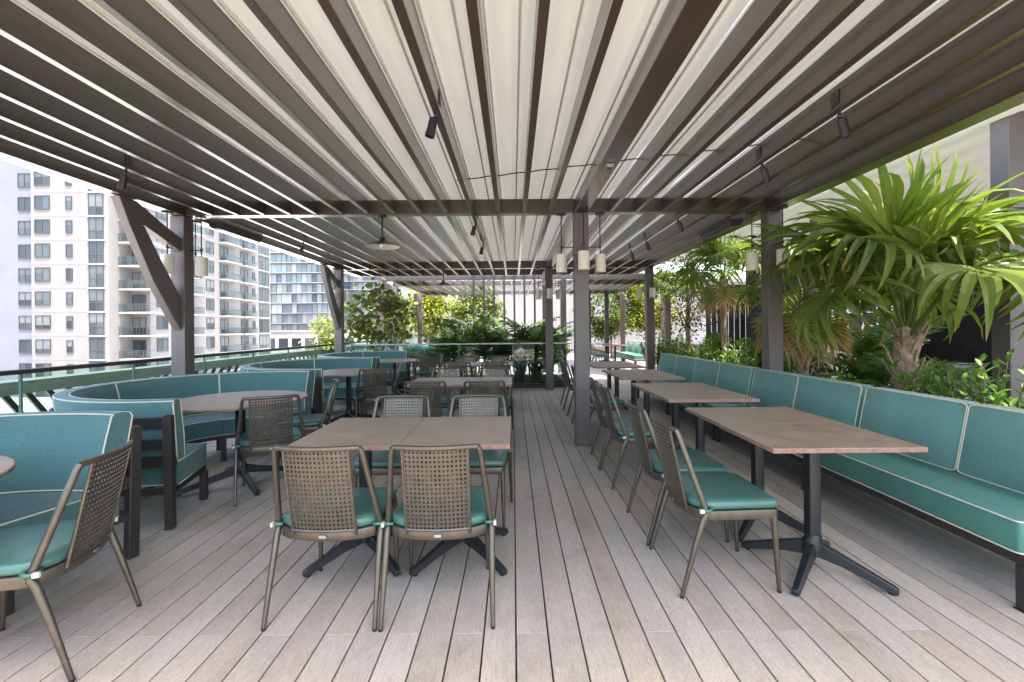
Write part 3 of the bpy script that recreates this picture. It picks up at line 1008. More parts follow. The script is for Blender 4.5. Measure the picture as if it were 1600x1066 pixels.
# ------------------------------------------------------------------ lamps
def make_pendant(label, group):
    # local: origin on the beam underside; post lies towards -x
    t = thing('cylinder_pendant', label, 'lamp', group=group)
    MB().lathe([(0.055, -0.014), (0.055, 0.0)], 20).build('ceiling_plate', 'black', t, smooth='auto')
    MB().tube([(0, 0, -0.012), (0, 0, -0.48)], 0.0065, 8).build('rod', 'black', t, smooth='auto')
    MB().tube([(0, 0, -0.39), (-0.145, 0, -0.39)], 0.006, 8).build('stay_arm', 'black', t, smooth='auto')
    MB().lathe([(0.013, -0.405), (0.016, -0.39), (0.013, -0.375)], 10).build('joint', 'black', t, smooth='auto')
    MB().lathe([(0.060, -0.685), (0.064, -0.683), (0.064, -0.478), (0.060, -0.474), (0.01, -0.472)], 28, capb=True, capt=True).build('shade', 'white_shade', t, smooth='auto')
    return t
pend0 = None
def pendant(px, py, ang, label):
    global pend0
    a = R(ang)
    loc = (px + 0.226 * math.cos(a), py + 0.226 * math.sin(a), ZB - 0.004)
    if pend0 is None:
        pend0 = make_pendant(label, 'white cylinder pendant lamps on the posts'); pend0.location = loc; pend0.rotation_euler = (0, 0, a)
    else:
        copy_tree(pend0, loc, a, label)
dn = {270: 'front', 0: 'right', 90: 'back', 180: 'left'}
for px, pn in ((-3.86, 'left'), (0.796, 'centre'), (3.022, 'right')):
    for y, rn_ in ((5.315, 'first'), (10.095, 'second')):
        for ang in ((270, 0, 90) if pn == 'left' else (180, 270, 0) if pn == 'centre' else (180, 270)):
            pendant(px, y, ang, f'white cylinder pendant on the {dn[ang]} side of the {rn_} {pn} post')
for x, y, nm in ((-1.52, 5.315, 'black dome pendant with white inside under the first crossbeam'), (-1.54, 10.095, 'distant black dome pendant under the second crossbeam')):
    d = thing('dome_pendant', nm, 'lamp', (x, y, ZB - 0.004), group='dome pendants')
    MB().lathe([(0.05, -0.02), (0.05, 0)], 16).build('ceiling_plate', 'black', d, smooth='auto')
    MB().tube([(0, 0, -0.01), (0, 0, -0.27)], 0.011, 8).build('rod', 'black', d, smooth='auto')
    MB().lathe([(0.03, -0.25), (0.032, -0.285), (0.06, -0.305), (0.14, -0.33), (0.2, -0.362), (0.2, -0.366)], 32, capt=False, capb=True).build('shade', 'black', d, smooth='auto')
    MB().lathe([(0.199, -0.3655), (0.14, -0.337), (0.05, -0.312)], 32, capb=False, capt=True).build('reflector', 'white_metal', d, smooth='auto')
    MB().lathe([(0.001, -0.385), (0.024, -0.372), (0.03, -0.35), (0.018, -0.32), (0.015, -0.31)], 12).build('bulb', 'white_shade', d, smooth='auto')

def make_spot(label, group):
    t = thing('spotlight', label, 'spotlight', group=group)
    MB().box(0.026, 0.029, -0.035, 0.035, 0.03, 0.115).build('wall_plate', 'frame_dark', t)
    for q in ((-0.022, 0.05), (0.022, 0.05), (-0.022, 0.10), (0.022, 0.10)):
        MB().box(0.0291, 0.031, q[0] - 0.003, q[0] + 0.003, q[1] - 0.003, q[1] + 0.003).build('screw', 'silver', t)
    MB().tube([(0.0, 0, 0.0), (0, 0, -0.028)], 0.009, 8).build('stem', 'black', t)
    MB().lathe([(0.012, -0.045), (0.016, -0.036), (0.012, -0.026)], 10).build('knuckle', 'black', t, smooth='auto')
    tl = Matrix.Rotation(R(14), 4, 'Y')
    b = MB(); b.lathe([(0.018, -0.05), (0.026, -0.056), (0.0265, -0.150)], 18, capt=False)
    b.lathe([(0.0295, -0.140), (0.0295, -0.168), (0.025, -0.168), (0.025, -0.150)], 18, capb=False, capt=True)
    b.v = [tuple(tl @ Vector(p)) for p in b.v]
    b.build('barrel', 'black', t, smooth='auto')
    return t
spot0 = None
for x, y, rz, nm in ((-0.461, 2.78, 0, 'black spotlight hanging from a joist left of the picture centre'), (-3.17, 3.74, 0, 'black spotlight above the left edge, tilted outward'),
                     (2.04, 2.83, 180, 'black spotlight on a right-hand joist nearest the camera'), (2.04, 3.71, 180, 'black spotlight on a right-hand joist, second from the camera'),
                     (-0.461, 5.70, 0, 'small black spotlight just behind the first crossbeam, left of centre'), (-0.461, 7.15, 0, 'small black spotlight midway between the crossbeams, left of centre'),
                     (2.04, 5.60, 180, 'small black spotlight just behind the first crossbeam on the right'), (2.04, 6.95, 180, 'small black spotlight midway between crossbeams on the right, nearer one'),
                     (2.04, 7.85, 180, 'small black spotlight midway between crossbeams on the right, farther one'), (-3.17, 6.9, 0, 'small black spotlight high above the second left booth')):
    if spot0 is None:
        spot0 = make_spot(nm, 'black ceiling spotlights'); spot0.location = (x, y, ZB); spot0.rotation_euler = (0, 0, R(rz))
    else:
        copy_tree(spot0, (x, y, ZB), R(rz), nm)
sb = thing('sensor_box', 'small grey sensor box under the wide main beam', 'sensor', (0.797, 3.72, ZB - 0.002), world=True)
MB().box(0.765, 0.829, 3.68, 3.76, ZB - 0.035, ZB - 0.003).build('housing', 'silver', sb, bevel=0.006, seg=2)
MB().lathe([(0.018, -0.045), (0.02, -0.034)], 14, (0.797, 3.72, ZB)).build('lens', 'black', sb)
cb = tag(MB().tube([(-0.55 + 3.1 * q / 40, 4.55 - 1.0 * q / 40, ZB + 0.150 + 0.004 * math.sin(q * 1.9)) for q in range(41)], 0.0055, 6).build('power_cable', 'black'), 'thin black cable strung across the white roof fabric', 'cable')
for (x, y, nm) in ((-3.62, 6.0, 'dark infrared heater tucked under the roof edge on the left'), (2.76, 6.05, 'dark infrared heater tucked under the roof edge on the right')):
    h = thing('patio_heater', nm, 'heater', (x, y, ZB), group='infrared heaters', world=True)
    MB().prism([(x - 0.09, ZB - 0.005), (x - 0.085, ZB - 0.05), (x - 0.04, ZB - 0.085), (x + 0.04, ZB - 0.085), (x + 0.085, ZB - 0.05), (x + 0.09, ZB - 0.005)], 'y', y - 0.45, y + 0.45).build('housing', 'frame_dark', h, bevel=0.006, seg=2)
    MB().box(x - 0.05, x + 0.05, y - 0.40, y + 0.40, ZB - 0.09, ZB - 0.0852).build('grille', 'silver', h)

# ------------------------------------------------------------------ left glass railing
RX = -4.15
gr = thing('glass_railing', 'clear glass railing with dark handrail along the left terrace edge', 'railing', (RX, 5, 0), world=True)
MB().box(RX - 0.03, RX + 0.03, -2, 19, 1.005, 1.045).build('handrail', 'frame_dark', gr, bevel=0.006, seg=2)
MB().box(RX - 0.028, RX + 0.028, -2, 19, 0.0, 0.09).build('base_shoe', 'frame_dark', gr)
y = 3.83 - 1.14 * 5
while y < 19:
    MB().box(RX - 0.006, RX + 0.006, y + 0.01, y + 1.13, 0.092, 1.004).build('glass_panel', 'glass', gr)
    MB().box(RX - 0.010, RX + 0.010, y - 0.008, y + 0.008, 0.091, 1.0035).build('joint_post', 'gasket', gr)
    y += 1.14
# parapet lattice beyond it
lt = thing('lattice_parapet', 'sage grey parapet screen of diagonal bars outside the glass railing', 'parapet', (-4.72, 5, 0), world=True)
LX = -4.72
MB().box(LX - 0.12, LX + 0.12, -1, 19, 0.78, 0.90).build('top_chord', 'lattice', lt)
MB().box(LX - 0.12, LX + 0.12, -1, 19, -0.5, -0.36).build('bottom_chord', 'lattice', lt)
for q in range(96):
    y = -1 + q * 0.20
    grp = (q // 12) % 2
    dy = 0.85 if grp == 0 else -0.85
    if (q % 12) in (11,):
        MB().box(LX - 0.03, LX + 0.03, y, y + 0.03, -0.36, 0.78).build('bar', 'lattice', lt)
        continue
    MB().bar((LX, y, 0.79), (LX, y + dy, -0.37), 0.05, 0.022, (1, 0, 0)).build('bar', 'lattice', lt)
ledge = MB().box(-5.2, -4.26, -4.5, 24, -0.9, -0.5).build('roof_ledge', 'concrete'); struct(ledge)

# ------------------------------------------------------------------ far glass barrier
BY = 10.40
gb = thing('glass_barrier', 'clear glass barrier with thin grey top rail in front of the palms', 'barrier', (0, BY, 0), world=True)
MB().box(-3.70, 1.21, BY - 0.012, BY + 0.012, 1.0, 1.03).build('top_rail', 'silver', gb)
MB().box(-3.70, 1.21, BY - 0.03, BY + 0.03, 0, 0.10).build('base_shoe', 'frame_dark', gb)
MB().box(1.185, 1.209, BY + 0.013, 12.3, 1.0, 1.03).build('top_rail', 'silver', gb)
MB().box(1.17, 1.23, BY + 0.031, 12.3, 0, 0.10).build('base_shoe', 'frame_dark', gb)
x = -3.70
while x < 1.1:
    MB().box(x + 0.01, x + 1.215, BY - 0.006, BY + 0.006, 0.101, 0.999).build('glass_panel', 'glass', gb)
    MB().box(x - 0.008, x + 0.008, BY - 0.008, BY + 0.008, 0.101, 0.999).build('joint_post', 'gasket', gb)
    x += 1.2275
MB().box(1.19, 1.203, BY + 0.03, 12.29, 0.101, 0.999).build('glass_panel', 'glass', gb)
fb = MB().box(-3.7, 1.15, BY + 0.05, 12.3, -0.02, 0.12).build('planting_bed', 'soil'); struct(fb)

# ------------------------------------------------------------------ vegetation
def fan_frond(rng, L=0.55, Rf=0.72, nseg=26, droop=0.5, spread=128, bend=0.1):
    m = MB(); m.a = []
    def put(vs, fs, a):
        m.add(vs, fs); m.a += a
    # petiole
    pp = MB().tube([(0, 0, 0), (0, L * 0.5, 0.03), (0, L, 0.0)], [0.016, 0.011, 0.008], 6)
    put(pp.v, pp.f, [0.0] * len(pp.v))
    for k in range(nseg):
        a = R(-spread + 2 * spread * k / (nseg - 1) + rng.uniform(-2, 2))
        ln = Rf * (1.0 - 0.25 * abs(a) / R(spread)) * rng.uniform(0.86, 1.12)
        d = Vector((math.sin(a), math.cos(a), 0)); s_ = Vector((d.y, -d.x, 0))
        dr = droop * rng.uniform(0.35, 1.6)
        stepa = 2 * R(spread) / (nseg - 1)
        vs = []; at = []
        prof = [(0.02, 1.0), (0.18, 1.0), (0.34, 1.0), (0.45, 0.92), (0.56, 0.66), (0.70, 0.42), (0.85, 0.22), (1.0, 0.015)]
        tw = rng.uniform(-0.7, 0.7)
        x_, z_ = 0.0, 0.0; pt = 0.0
        cb, sb_ = math.cos(bend), math.sin(bend)
        def bent(p):
            return Vector((p.x, L + p.y * cb - p.z * sb_, p.y * sb_ + p.z * cb))
        for t, wv in prof:
            step_ = (t - pt) * ln
            th = max(0.12 - dr * max(0, t - 0.40) * 3.4, -1.9)
            x_ += step_ * math.cos(th); z_ += step_ * math.sin(th)
            pt = t
            c = d * x_ + Vector((0, 0, z_))
            hw = stepa * t * ln * wv * 0.5
            sv = (s_ * math.cos(tw * t) + Vector((0, 0, 1)) * math.sin(tw * t))
            fold = hw * 0.6
            vs += [bent(c - sv * hw + Vector((0, 0, fold * 0.5))), bent(c - Vector((0, 0, fold * 0.5))), bent(c + sv * hw + Vector((0, 0, fold * 0.5)))]
            at += [t, t, t]
        fs = []
        for q in range(len(prof) - 1):
            fs += [(q * 3, q * 3 + 1, q * 3 + 4, q * 3 + 3), (q * 3 + 1, q * 3 + 2, q * 3 + 5, q * 3 + 4)]
        put(vs, fs, at)
    return m
rng = random.Random(11)
FAN = [fan_frond(rng, L_, 0.84, n_, d, sp_, b_).mesh('fan_frond', 'fan', recalc=False) for L_, n_, d, sp_, b_ in ((0.66, 23, 0.25, 112, 0.0), (0.78, 22, 0.6, 125, -0.45), (0.86, 21, 0.9, 128, -0.85), (0.88, 22, 1.1, 126, -1.15), (0.80, 20, 1.0, 122, -1.35))]
FAN_OLD = [fan_frond(rng, 0.42, 0.72, 26, d, 95, -1.35).mesh('fan_frond', 'fan_old', recalc=False) for d in (0.08, 0.2)]

def fan_palm(loc, hgt, label, nf=22, scale=1.0, old=4, trunk_r=0.1, seed=1, boots=True, elr=(88, 30)):
    rg = random.Random(seed)
    t = thing('fan_palm', label, 'palm', loc, group='fan palms in the planting bed')
    tr = MB()
    path = [(0, 0, 0), (0.01, 0.0, hgt * 0.35), (0.0, 0.015, hgt * 0.7), (0, 0, hgt + 0.05)]
    tr.tube(path, [trunk_r * 1.15, trunk_r, trunk_r * 1.1, trunk_r * 0.8], 14)
    to = tr.build('trunk', 'fibre', t, smooth=True)
    if boots:
        for q in range(60):
            a = q * 2.4 + rg.uniform(-0.2, 0.2); z = 0.02 + hgt * q / 62
            d = Vector((math.cos(a), math.sin(a), 0))
            b = MB().bar(d * trunk_r * 0.85 + Vector((0, 0, z)), d * (trunk_r * 1.0 + rg.uniform(0.03, 0.11)) + Vector((rg.uniform(-.03, .03), rg.uniform(-.03, .03), z + rg.uniform(0.10, 0.24))), rg.uniform(0.018, 0.045), 0.010, d)
            b.build('leaf_boot', 'fibre', to)
    for q in range(nf):
        f = q / max(1, nf - 1)
        az = q * 2.399 + rg.uniform(-0.25, 0.25)
        el = R(elr[0] + (elr[1] - elr[0]) * f + rg.uniform(-9, 9))
        me = FAN[min(4, int(f * 3.6 + rg.uniform(0, 1.4)))]
        s_ = scale * rg.uniform(0.88, 1.08)
        o = link('frond', me, t, (0, 0, hgt - 0.10 * f))
        o.rotation_euler = Euler((el, rg.uniform(-0.5, 0.5), az - PI / 2), 'XYZ')
        # rotation order: first roll about own axis, then raise, then turn
        o.rotation_mode = 'QUATERNION'
        o.rotation_quaternion = (Matrix.Rotation(az - PI / 2, 3, 'Z') @ Matrix.Rotation(el, 3, 'X') @ Matrix.Rotation(rg.uniform(-0.8, 0.8), 3, 'Y')).to_quaternion()
        o.scale = (s_,) * 3
    for q in range(old):
        az = q * 2 * PI / old + rg.uniform(-0.4, 0.4) + 2.4
        el = R(rg.uniform(-14, 14))
        o = link('dry_frond', FAN_OLD[q % 2], t, (0, 0, hgt - 0.12))
        o.rotation_mode = 'QUATERNION'
        o.rotation_quaternion = (Matrix.Rotation(az - PI / 2, 3, 'Z') @ Matrix.Rotation(el, 3, 'X')).to_quaternion()
        o.scale = (scale,) * 3
    return t
fan_palm((3.76, 4.36, 0.2), 1.08, 'large fan palm with fibrous trunk right behind the banquette', 19, 1.16, 0, 0.095, 3, True, (88, 38))
fan_palm((3.78, 5.95, 0.2), 1.42, 'fan palm with drying brown lower fronds beside the first right post', 12, 0.85, 8, 0.06, 5, True, (82, 25))
fan_palm((3.75, 8.1, 0.2), 1.95, 'slender fan palm standing behind the first right post', 13, 0.72, 5, 0.05, 8, False)
fan_palm((4.2, 10.9, 0.2), 1.85, 'small dark fan palm beside the staked tree', 12, 0.55, 0, 0.04, 12, False)
fan_palm((4.0, 12.2, 0.2), 2.1, 'small distant fan palm near the second right post', 12, 0.55, 0, 0.04, 14, False)

def areca_frond(rng, L=1.3, n=26, curve=0.9):
    m = MB()
    pts = []
    th = R(78); p = Vector((0, 0, 0)); K = 14
    for k in range(K + 1):
        pts.append(p.copy())
        p = p + Vector((0, math.cos(th), math.sin(th))) * (L / K)
        th -= curve * 1.6 / K * (0.4 + 1.2 * k / K)
    m.tube(pts, [0.009 * (1 - 0.85 * k / K) + 0.001 for k in range(K + 1)], 5)
    for k in range(n):
        f = 0.22 + 0.76 * k / (n - 1)
        i = min(K - 1, int(f * K)); fr = f * K - i
        c = pts[i].lerp(pts[i + 1], fr)
        tn = (pts[i + 1] - pts[i]).normalized()
        ll = 0.36 * math.sin(PI * (0.16 + 0.80 * (f - 0.2) / 0.8)) * rng.uniform(0.85, 1.1) + 0.05
        nrm = Vector((1, 0, 0)).cross(tn).normalized()
        for sx in (-1, 1):
            d = (Vector((sx, 0, 0)) * 0.75 + tn * 0.62 + nrm * rng.uniform(0.1, 0.35)).normalized()
            e = c + d * ll * 0.5 + Vector((0, 0, -0.01))
            e2 = c + d * ll + Vector((0, 0, -0.22 * ll - 0.03))
            wd = tn * 0.019
            m.add([c - wd * 0.5, c + wd * 0.5, e + wd, e - wd, e2], [(0, 1, 2, 3), (3, 2, 4)])
    return m
ARE = [areca_frond(rng, L, 26, c).mesh('areca_frond', 'areca', recalc=False) for L, c in ((1.35, 0.8), (1.2, 1.0), (1.05, 1.25), (1.3, 0.55))]
def areca(loc, nf, scale, label, seed, group='areca palms'):
    rg = random.Random(seed)
    t = thing('areca_palm', label, 'palm', loc, group=group)
    st = MB()
    for q in range(5):
        a = q * 1.3; st.tube([(0.06 * math.cos(a), 0.06 * math.sin(a), 0), (0.10 * math.cos(a), 0.10 * math.sin(a), 0.35 * scale)], [0.02, 0.012], 6)
    st.build('stems', 'petiole', t, smooth=True)
    for q in range(nf):
        o = link('frond', ARE[rg.randrange(4)], t, (rg.uniform(-.1, .1), rg.uniform(-.1, .1), rg.uniform(0.05, 0.4) * scale))
        o.rotation_euler = (rg.uniform(-0.55, 0.22), 0, q * 2.399 + rg.uniform(-0.3, 0.3))
        o.scale = (scale * rg.uniform(0.8, 1.1),) * 3
    return t
for q, (x, y, n_, s_, nm) in enumerate(((-1.55, 11.4, 15, 1.15, 'areca palm left of the hanging rods, behind the glass barrier'), (-0.95, 11.2, 15, 1.15, 'bushy areca palm behind the glass under the leftmost rods'),
                                     (-0.20, 11.5, 13, 1.1, 'areca palm behind the glass below the middle rods'), (0.45, 11.3, 16, 1.15, 'dense areca palm behind the glass left of the second centre post'),
                                     (0.95, 11.75, 14, 1.05, 'areca palm arching past the right end of the glass barrier'), (-0.6, 12.0, 10, 1.25, 'tall areca palm at the back of the glass-fronted bed'))):
    areca((x, y, 0.1), n_, s_, nm, 20 + q)
for q, (x, y, s_, nm) in enumerate(((5.15, 6.6, 1.05, 'shaded areca palm to the right of the big fan palm'), (5.7, 7.0, 1.2, 'shaded areca palm in the dark corner beside the grey post'), (5.0, 5.6, 0.8, 'low shaded areca palm in front of the dark corner'),
                                 (4.1, 9.3, 0.75, 'dark low palm before the louvered screen'), (3.7, 10.2, 0.7, 'dark low palm at the foot of the staked tree'), (4.3, 8.2, 0.75, 'dark low palm near the louvered screen end'),
                                 (4.75, 7.6, 0.8, 'dark low palm left of the beige counter'))):
    areca((x, y, 0.0 if x > 4.55 else 0.2), 13, s_, nm, 40 + q, 'shaded palms in the right garden')

def leaf_quads(m, c, d, up, L, W):
    d = d.normalized(); s_ = d.cross(up)
    if s_.length < 1e-3: s_ = d.cross(Vector((1, 0, 0)))
    s_.normalize(); n_ = s_.cross(d)
    m.add([c, c + d * L * 0.35 + s_ * W * 0.5 + n_ * W * 0.15, c + d * L * 0.75 + s_ * W * 0.4 + n_ * W * 0.1, c + d * L, c + d * L * 0.75 - s_ * W * 0.4 + n_ * W * 0.1, c + d * L * 0.35 - s_ * W * 0.5 + n_ * W * 0.15],
          [(0, 1, 2, 3), (0, 3, 4, 5)])
def rv(rg): 
    while True:
        v = Vector((rg.uniform(-1, 1), rg.uniform(-1, 1), rg.uniform(-1, 1)))
        if 0.05 < v.length < 1: return v
def shrub(loc, rx, h, label, seed, nst=34, leaf=0.085, mat='shrub', group='leafy shrubs behind the banquette', wl=0.42):
    rg = random.Random(seed)
    t = thing('leafy_shrub', label, 'shrub', loc, group=group)
    m = MB(); st = MB()
    for q in range(nst):
        a = rg.uniform(0, 2 * PI); r_ = rx * math.sqrt(rg.random())
        top = Vector((r_ * math.cos(a), r_ * math.sin(a), h * rg.uniform(0.55, 1.0) * (1 - 0.35 * (r_ / rx) ** 2)))
        bot = Vector((top.x * 0.35, top.y * 0.35, 0))
        st.tube([bot, bot.lerp(top, 0.6) + Vector((0, 0, 0.02)), top], [0.006, 0.004, 0.003], 4)
        for k in range(22):
            f = 0.25 + 0.75 * k / 21
            c = bot.lerp(top, f)
            az = k * 2.4 + q
            el = 0.15 + 0.9 * (f - 0.25)
            d = Vector((math.cos(az) * math.cos(el), math.sin(az) * math.cos(el), math.sin(el))) + rv(rg) * 0.25
            leaf_quads(m, c, d, Vector((0, 0, 1)), leaf * rg.uniform(0.7, 1.15), leaf * wl)
    st.build('stems', 'bark', t, smooth=True)
    m.build('foliage', mat, t, recalc=False)
    return t
sd_ = [(3.42, 2.55, 0.30, 0.56), (3.48, 3.05, 0.30, 0.60), (3.55, 3.45, 0.32, 0.74), (3.50, 3.92, 0.30, 0.70), (3.38, 4.75, 0.28, 0.46), (3.45, 5.15, 0.30, 0.42), (3.42, 5.62, 0.28, 0.40),
       (3.40, 6.4, 0.28, 0.56), (3.45, 6.95, 0.32, 0.68), (3.42, 7.5, 0.34, 0.74), (3.45, 8.1, 0.32, 0.66), (3.3, 9.3, 0.3, 0.8), (3.3, 10.6, 0.3, 0.95)]
sln = ['at the right picture edge beside the grey post', 'just left of the grey post', 'tall and upright in front of the grey post', 'right of the large fan palm trunk', 'left of the large fan palm trunk', 'in front of the beige counter, right one',
       'in front of the beige counter, left one', 'right behind the first right post', 'left of the first right post', 'below the louvered screen, nearer one', 'below the louvered screen, farther one', 'near the staked tree', 'beside the second right post']
for q, ((x, y, r_, h), nm) in enumerate(zip(sd_, sln)):
    shrub((x, y, 0.2), r_ * 1.1, h + 0.24, 'glossy green leafy shrub ' + nm, 60 + q)
def grass_clump(loc, label, seed, n=240, h=0.75):
    rg = random.Random(seed)
    t = thing('grass_clump', label, 'grass', loc, group='low plants behind the glass')
    m = MB()
    for q in range(n):
        a = rg.uniform(0, 2 * PI); r0 = 0.12 * math.sqrt(rg.random()); hh = h * rg.uniform(0.6, 1.0); out = rg.uniform(0.1, 0.34)
        d = Vector((math.cos(a), math.sin(a), 0)); s_ = Vector((-d.y, d.x, 0)) * 0.006
        p = [d * r0, d * (r0 + out * 0.25) + Vector((0, 0, hh * 0.6)), d * (r0 + out * 0.65) + Vector((0, 0, hh * 0.92)), d * (r0 + out) + Vector((0, 0, hh * 0.86))]
        m.add([p[0] - s_, p[0] + s_, p[1] - s_, p[1] + s_, p[2] - s_ * 0.8, p[2] + s_ * 0.8, p[3]], [(0, 1, 3, 2), (2, 3, 5, 4), (4, 5, 6)])
    m.build('blades', 'grass', t, recalc=False)
    MB().lathe([(0.13, 0), (0.12, 0.04), (0.06, 0.08)], 12).build('crown_base', 'soil', t, smooth=True)
grass_clump((0.15, 10.85, 0.1), 'grey green grassy clump behind the right end of the glass barrier', 90)
grass_clump((0.55, 10.8, 0.1), 'second grassy clump next to the second centre post', 91, 200, 0.6)
shrub((1.7, 19.5, 0.0), 0.8, 0.9, 'distant yellow green bush beyond the end of the walkway', 92, 50, 0.16, 'yellow_leaf', 'distant bushes')
shrub((-5.0, 4.9, -0.5), 0.3, 0.85, 'small lime green plant outside the left railing', 93, 24, 0.10, 'yellow_leaf', 'distant bushes')

def tree(name, label, loc, th, cr, cz, nl, leaf, mat, seed, group, clumps=26, trunk_r=0.05, round_leaf=False, wl=0.5, limbs=6):
    rg = random.Random(seed)
    t = thing(name, label, 'tree', loc, group=group)
    tk = MB()
    tk.tube([(0, 0, 0), (0.03, 0.02, th * 0.5), (0.0, 0.05, th)], [trunk_r, trunk_r * 0.8, trunk_r * 0.6], 8)
    cs = []
    for q in range(clumps):
        v = rv(rg)
        v = v.normalized() * (v.length ** 0.6)
        cs.append(Vector((v.x * cr[0], v.y * cr[1], cz + v.z * cr[2])))
    for q in range(limbs):
        c = cs[q % len(cs)]
        tk.tube([(0, 0.04, th * 0.85), Vector((0, 0.04, th)).lerp(c, 0.5) + Vector((0, 0, 0.05)), c], [trunk_r * 0.5, trunk_r * 0.3, trunk_r * 0.12], 6)
    tk.build('trunk', 'bark', t, smooth=True)
    m = MB()
    sg = min(cr) * 0.30
    for q in range(nl):
        c = cs[q % clumps] + Vector((rg.gauss(0, sg), rg.gauss(0, sg), rg.gauss(0, sg * 0.8)))
        d = rv(rg); d.z = d.z * 0.6 - 0.1
        if round_leaf:
            n_ = rv(rg); n_.z += 0.6; n_.normalize()
            u = n_.cross(Vector((0.3, 1, 0.2))).normalized(); v = n_.cross(u)
            L = leaf * rg.uniform(0.7, 1.2)
            m.add([c + (u * math.cos(k * PI / 3.5) + v * math.sin(k * PI / 3.5)) * L * 0.5 for k in range(7)], [tuple(range(7))])
        else:
            leaf_quads(m, c, d, Vector((0, 0, 1)), leaf * rg.uniform(0.6, 1.2), leaf * wl)
    m.build('crown', mat, t, recalc=False)
    return t
tree('sea_grape_tree', 'sea grape tree with round green leaves beside the second left post', (-3.35, 11.35, 0.1), 0.7, (0.80, 0.6, 0.75), 1.55, 900, 0.125, 'seagrape', 101, 'leafy trees at the far left', 44, 0.03, True)
tree('young_tree', 'yellow green shrubby tree outside the railing left of the second post', (-4.75, 11.5, -0.5), 1.2, (0.35, 0.5, 0.75), 1.7, 700, 0.14, 'yellow_leaf', 102, 'leafy trees at the far left', 22, 0.03)
tree('young_tree', 'sunlit light green tree behind the braces of the far pergola', (-4.6, 16.8, -0.3), 1.3, (0.6, 1.4, 0.95), 2.1, 3600, 0.19, 'green_leaf', 103, 'leafy trees at the far left', 34, 0.05)
tree('young_tree', 'second sunlit yellow green tree beyond the far pergola left corner', (-3.6, 20.6, -0.3), 1.3, (1.2, 0.8, 1.1), 2.3, 4000, 0.19, 'yellow_leaf', 104, 'leafy trees at the far left', 34, 0.05)
tree('young_tree', 'light green tree behind the palms left of the rods', (-1.6, 20.8, 0.0), 1.3, (1.1, 0.8, 1.0), 2.4, 3800, 0.19, 'green_leaf', 105, 'leafy trees behind the far pergola', 34, 0.05)
tree('young_tree', 'loose sunlit tree behind the distant banquette', (4.4, 20.5, 0.0), 1.2, (1.3, 0.8, 1.3), 2.3, 4400, 0.19, 'green_leaf', 106, 'leafy trees behind the far pergola', 38, 0.05)
tree('young_tree', 'yellowish tree right of the distant banquette', (6.1, 20.2, 0.0), 1.2, (1.1, 0.8, 1.3), 2.3, 4000, 0.19, 'yellow_leaf', 107, 'leafy trees behind the far pergola', 38, 0.05)
st = tree('staked_tree', 'thin small-leaved tree tied to timber stakes behind the banquette end', (3.75, 9.75, 0.2), 1.35, (0.62, 0.55, 1.0), 2.05, 1500, 0.085, 'olive_leaf', 108, 'thin small-leaved trees', 60, 0.028)
for q in range(3):
    a = q * 2.09 + 0.5
    MB().bar((0.28 * math.cos(a), 0.28 * math.sin(a), 0.0), (0.035 * math.cos(a), 0.035 * math.sin(a), 0.80), 0.05, 0.04).build('stake', 'stake', st)
MB().box(-0.07, 0.07, -0.07, 0.07, 0.76, 0.80).build('stake_collar', 'stake', st)
tree('thin_tree', 'thin tree with sparse small leaves against the pale sky', (4.9, 12.9, 0.0), 1.5, (0.8, 0.7, 1.1), 2.0, 1500, 0.10, 'olive_leaf', 109, 'thin small-leaved trees', 50, 0.03)

# ------------------------------------------------------------------ right garden buildings
ls = thing('louver_screen', 'dark vertical louvered screen behind the palms on the right', 'screen', (5.6, 11.5, 0), world=True)
MB().box(4.9, 6.75, 11.5, 11.58, 2.30, 2.42).build('top_rail', 'wood_dark', ls)
MB().box(4.9, 6.75, 11.5, 11.58, 0.0, 0.12).build('bottom_rail', 'wood_dark', ls)
for q in range(13):
    x = 4.95 + q * 0.145
    MB().bar((x, 11.54, 0.12), (x, 11.54, 2.30), 0.118, 0.03, (0.2, 1, 0)).build('louver', 'wood_dark', ls)
pv = thing('pavilion_bar', 'dark bar pavilion with gridded opening behind the big palm', 'pavilion', (7, 9.3, 0), world=True)
MB().box(5.5, 9.6, 10.6, 10.75, -0.01, 3.3).build('back_wall', 'dark_void', pv)
MB().box(9.45, 9.6, 8.4, 10.59, -0.01, 3.3).build('side_wall', 'dark_void', pv)
for q in range(9):
    x = 6.0 + q * 0.31
    MB().box(x, x + 0.045, 9.46, 9.50, 0.94, 2.2).build('grid_bar', 'silver', pv)
for z in (1.02, 1.34, 1.62, 1.95):
    MB().box(5.9, 8.7, 9.501, 9.53, z, z + 0.025).build('grid_bar', 'silver', pv)
ct = thing('bar_counter', 'beige stone bar counter with two door latches behind the shrubs', 'counter', (6.4, 8.95, 0), world=True)
MB().box(5.92, 7.3, 8.95, 9.4, 0.0, 0.90).build('cabinet', 'stone', ct)
MB().box(5.88, 7.34, 8.91, 9.44, 0.901, 0.94).build('countertop', 'concrete', ct, bevel=0.005, seg=1)
for q in range(3):
    x0 = 5.95 + q * 0.45
    d = MB().box(x0, x0 + 0.43, 8.935, 8.949, 0.12, 0.86).build('door', 'stone', ct, bevel=0.003, seg=1)
    MB().box(x0 + 0.19, x0 + 0.205, 8.92, 8.934, 0.66, 0.76).build('handle', 'black', d)
for x, y, nm in ((5.35, 5.75, 'chair glimpsed behind the shrubs by the grey post, left one'), (6.0, 5.85, 'chair glimpsed behind the shrubs by the grey post, right one')):
    chair(x, y, 170, nm)
far_wall = thing('white_building', 'plain pale stucco building closing the view behind the far trees', 'building', (1, 34, 0), world=True)
MB().box(-9, 22, 33, 45, -14, 4.6).build('wall', 'far_stucco', far_wall)
MB().box(-9.1, 22.1, 32.9, 33.3, 4.601, 4.85).build('parapet_cap', 'far_stucco', far_wall)
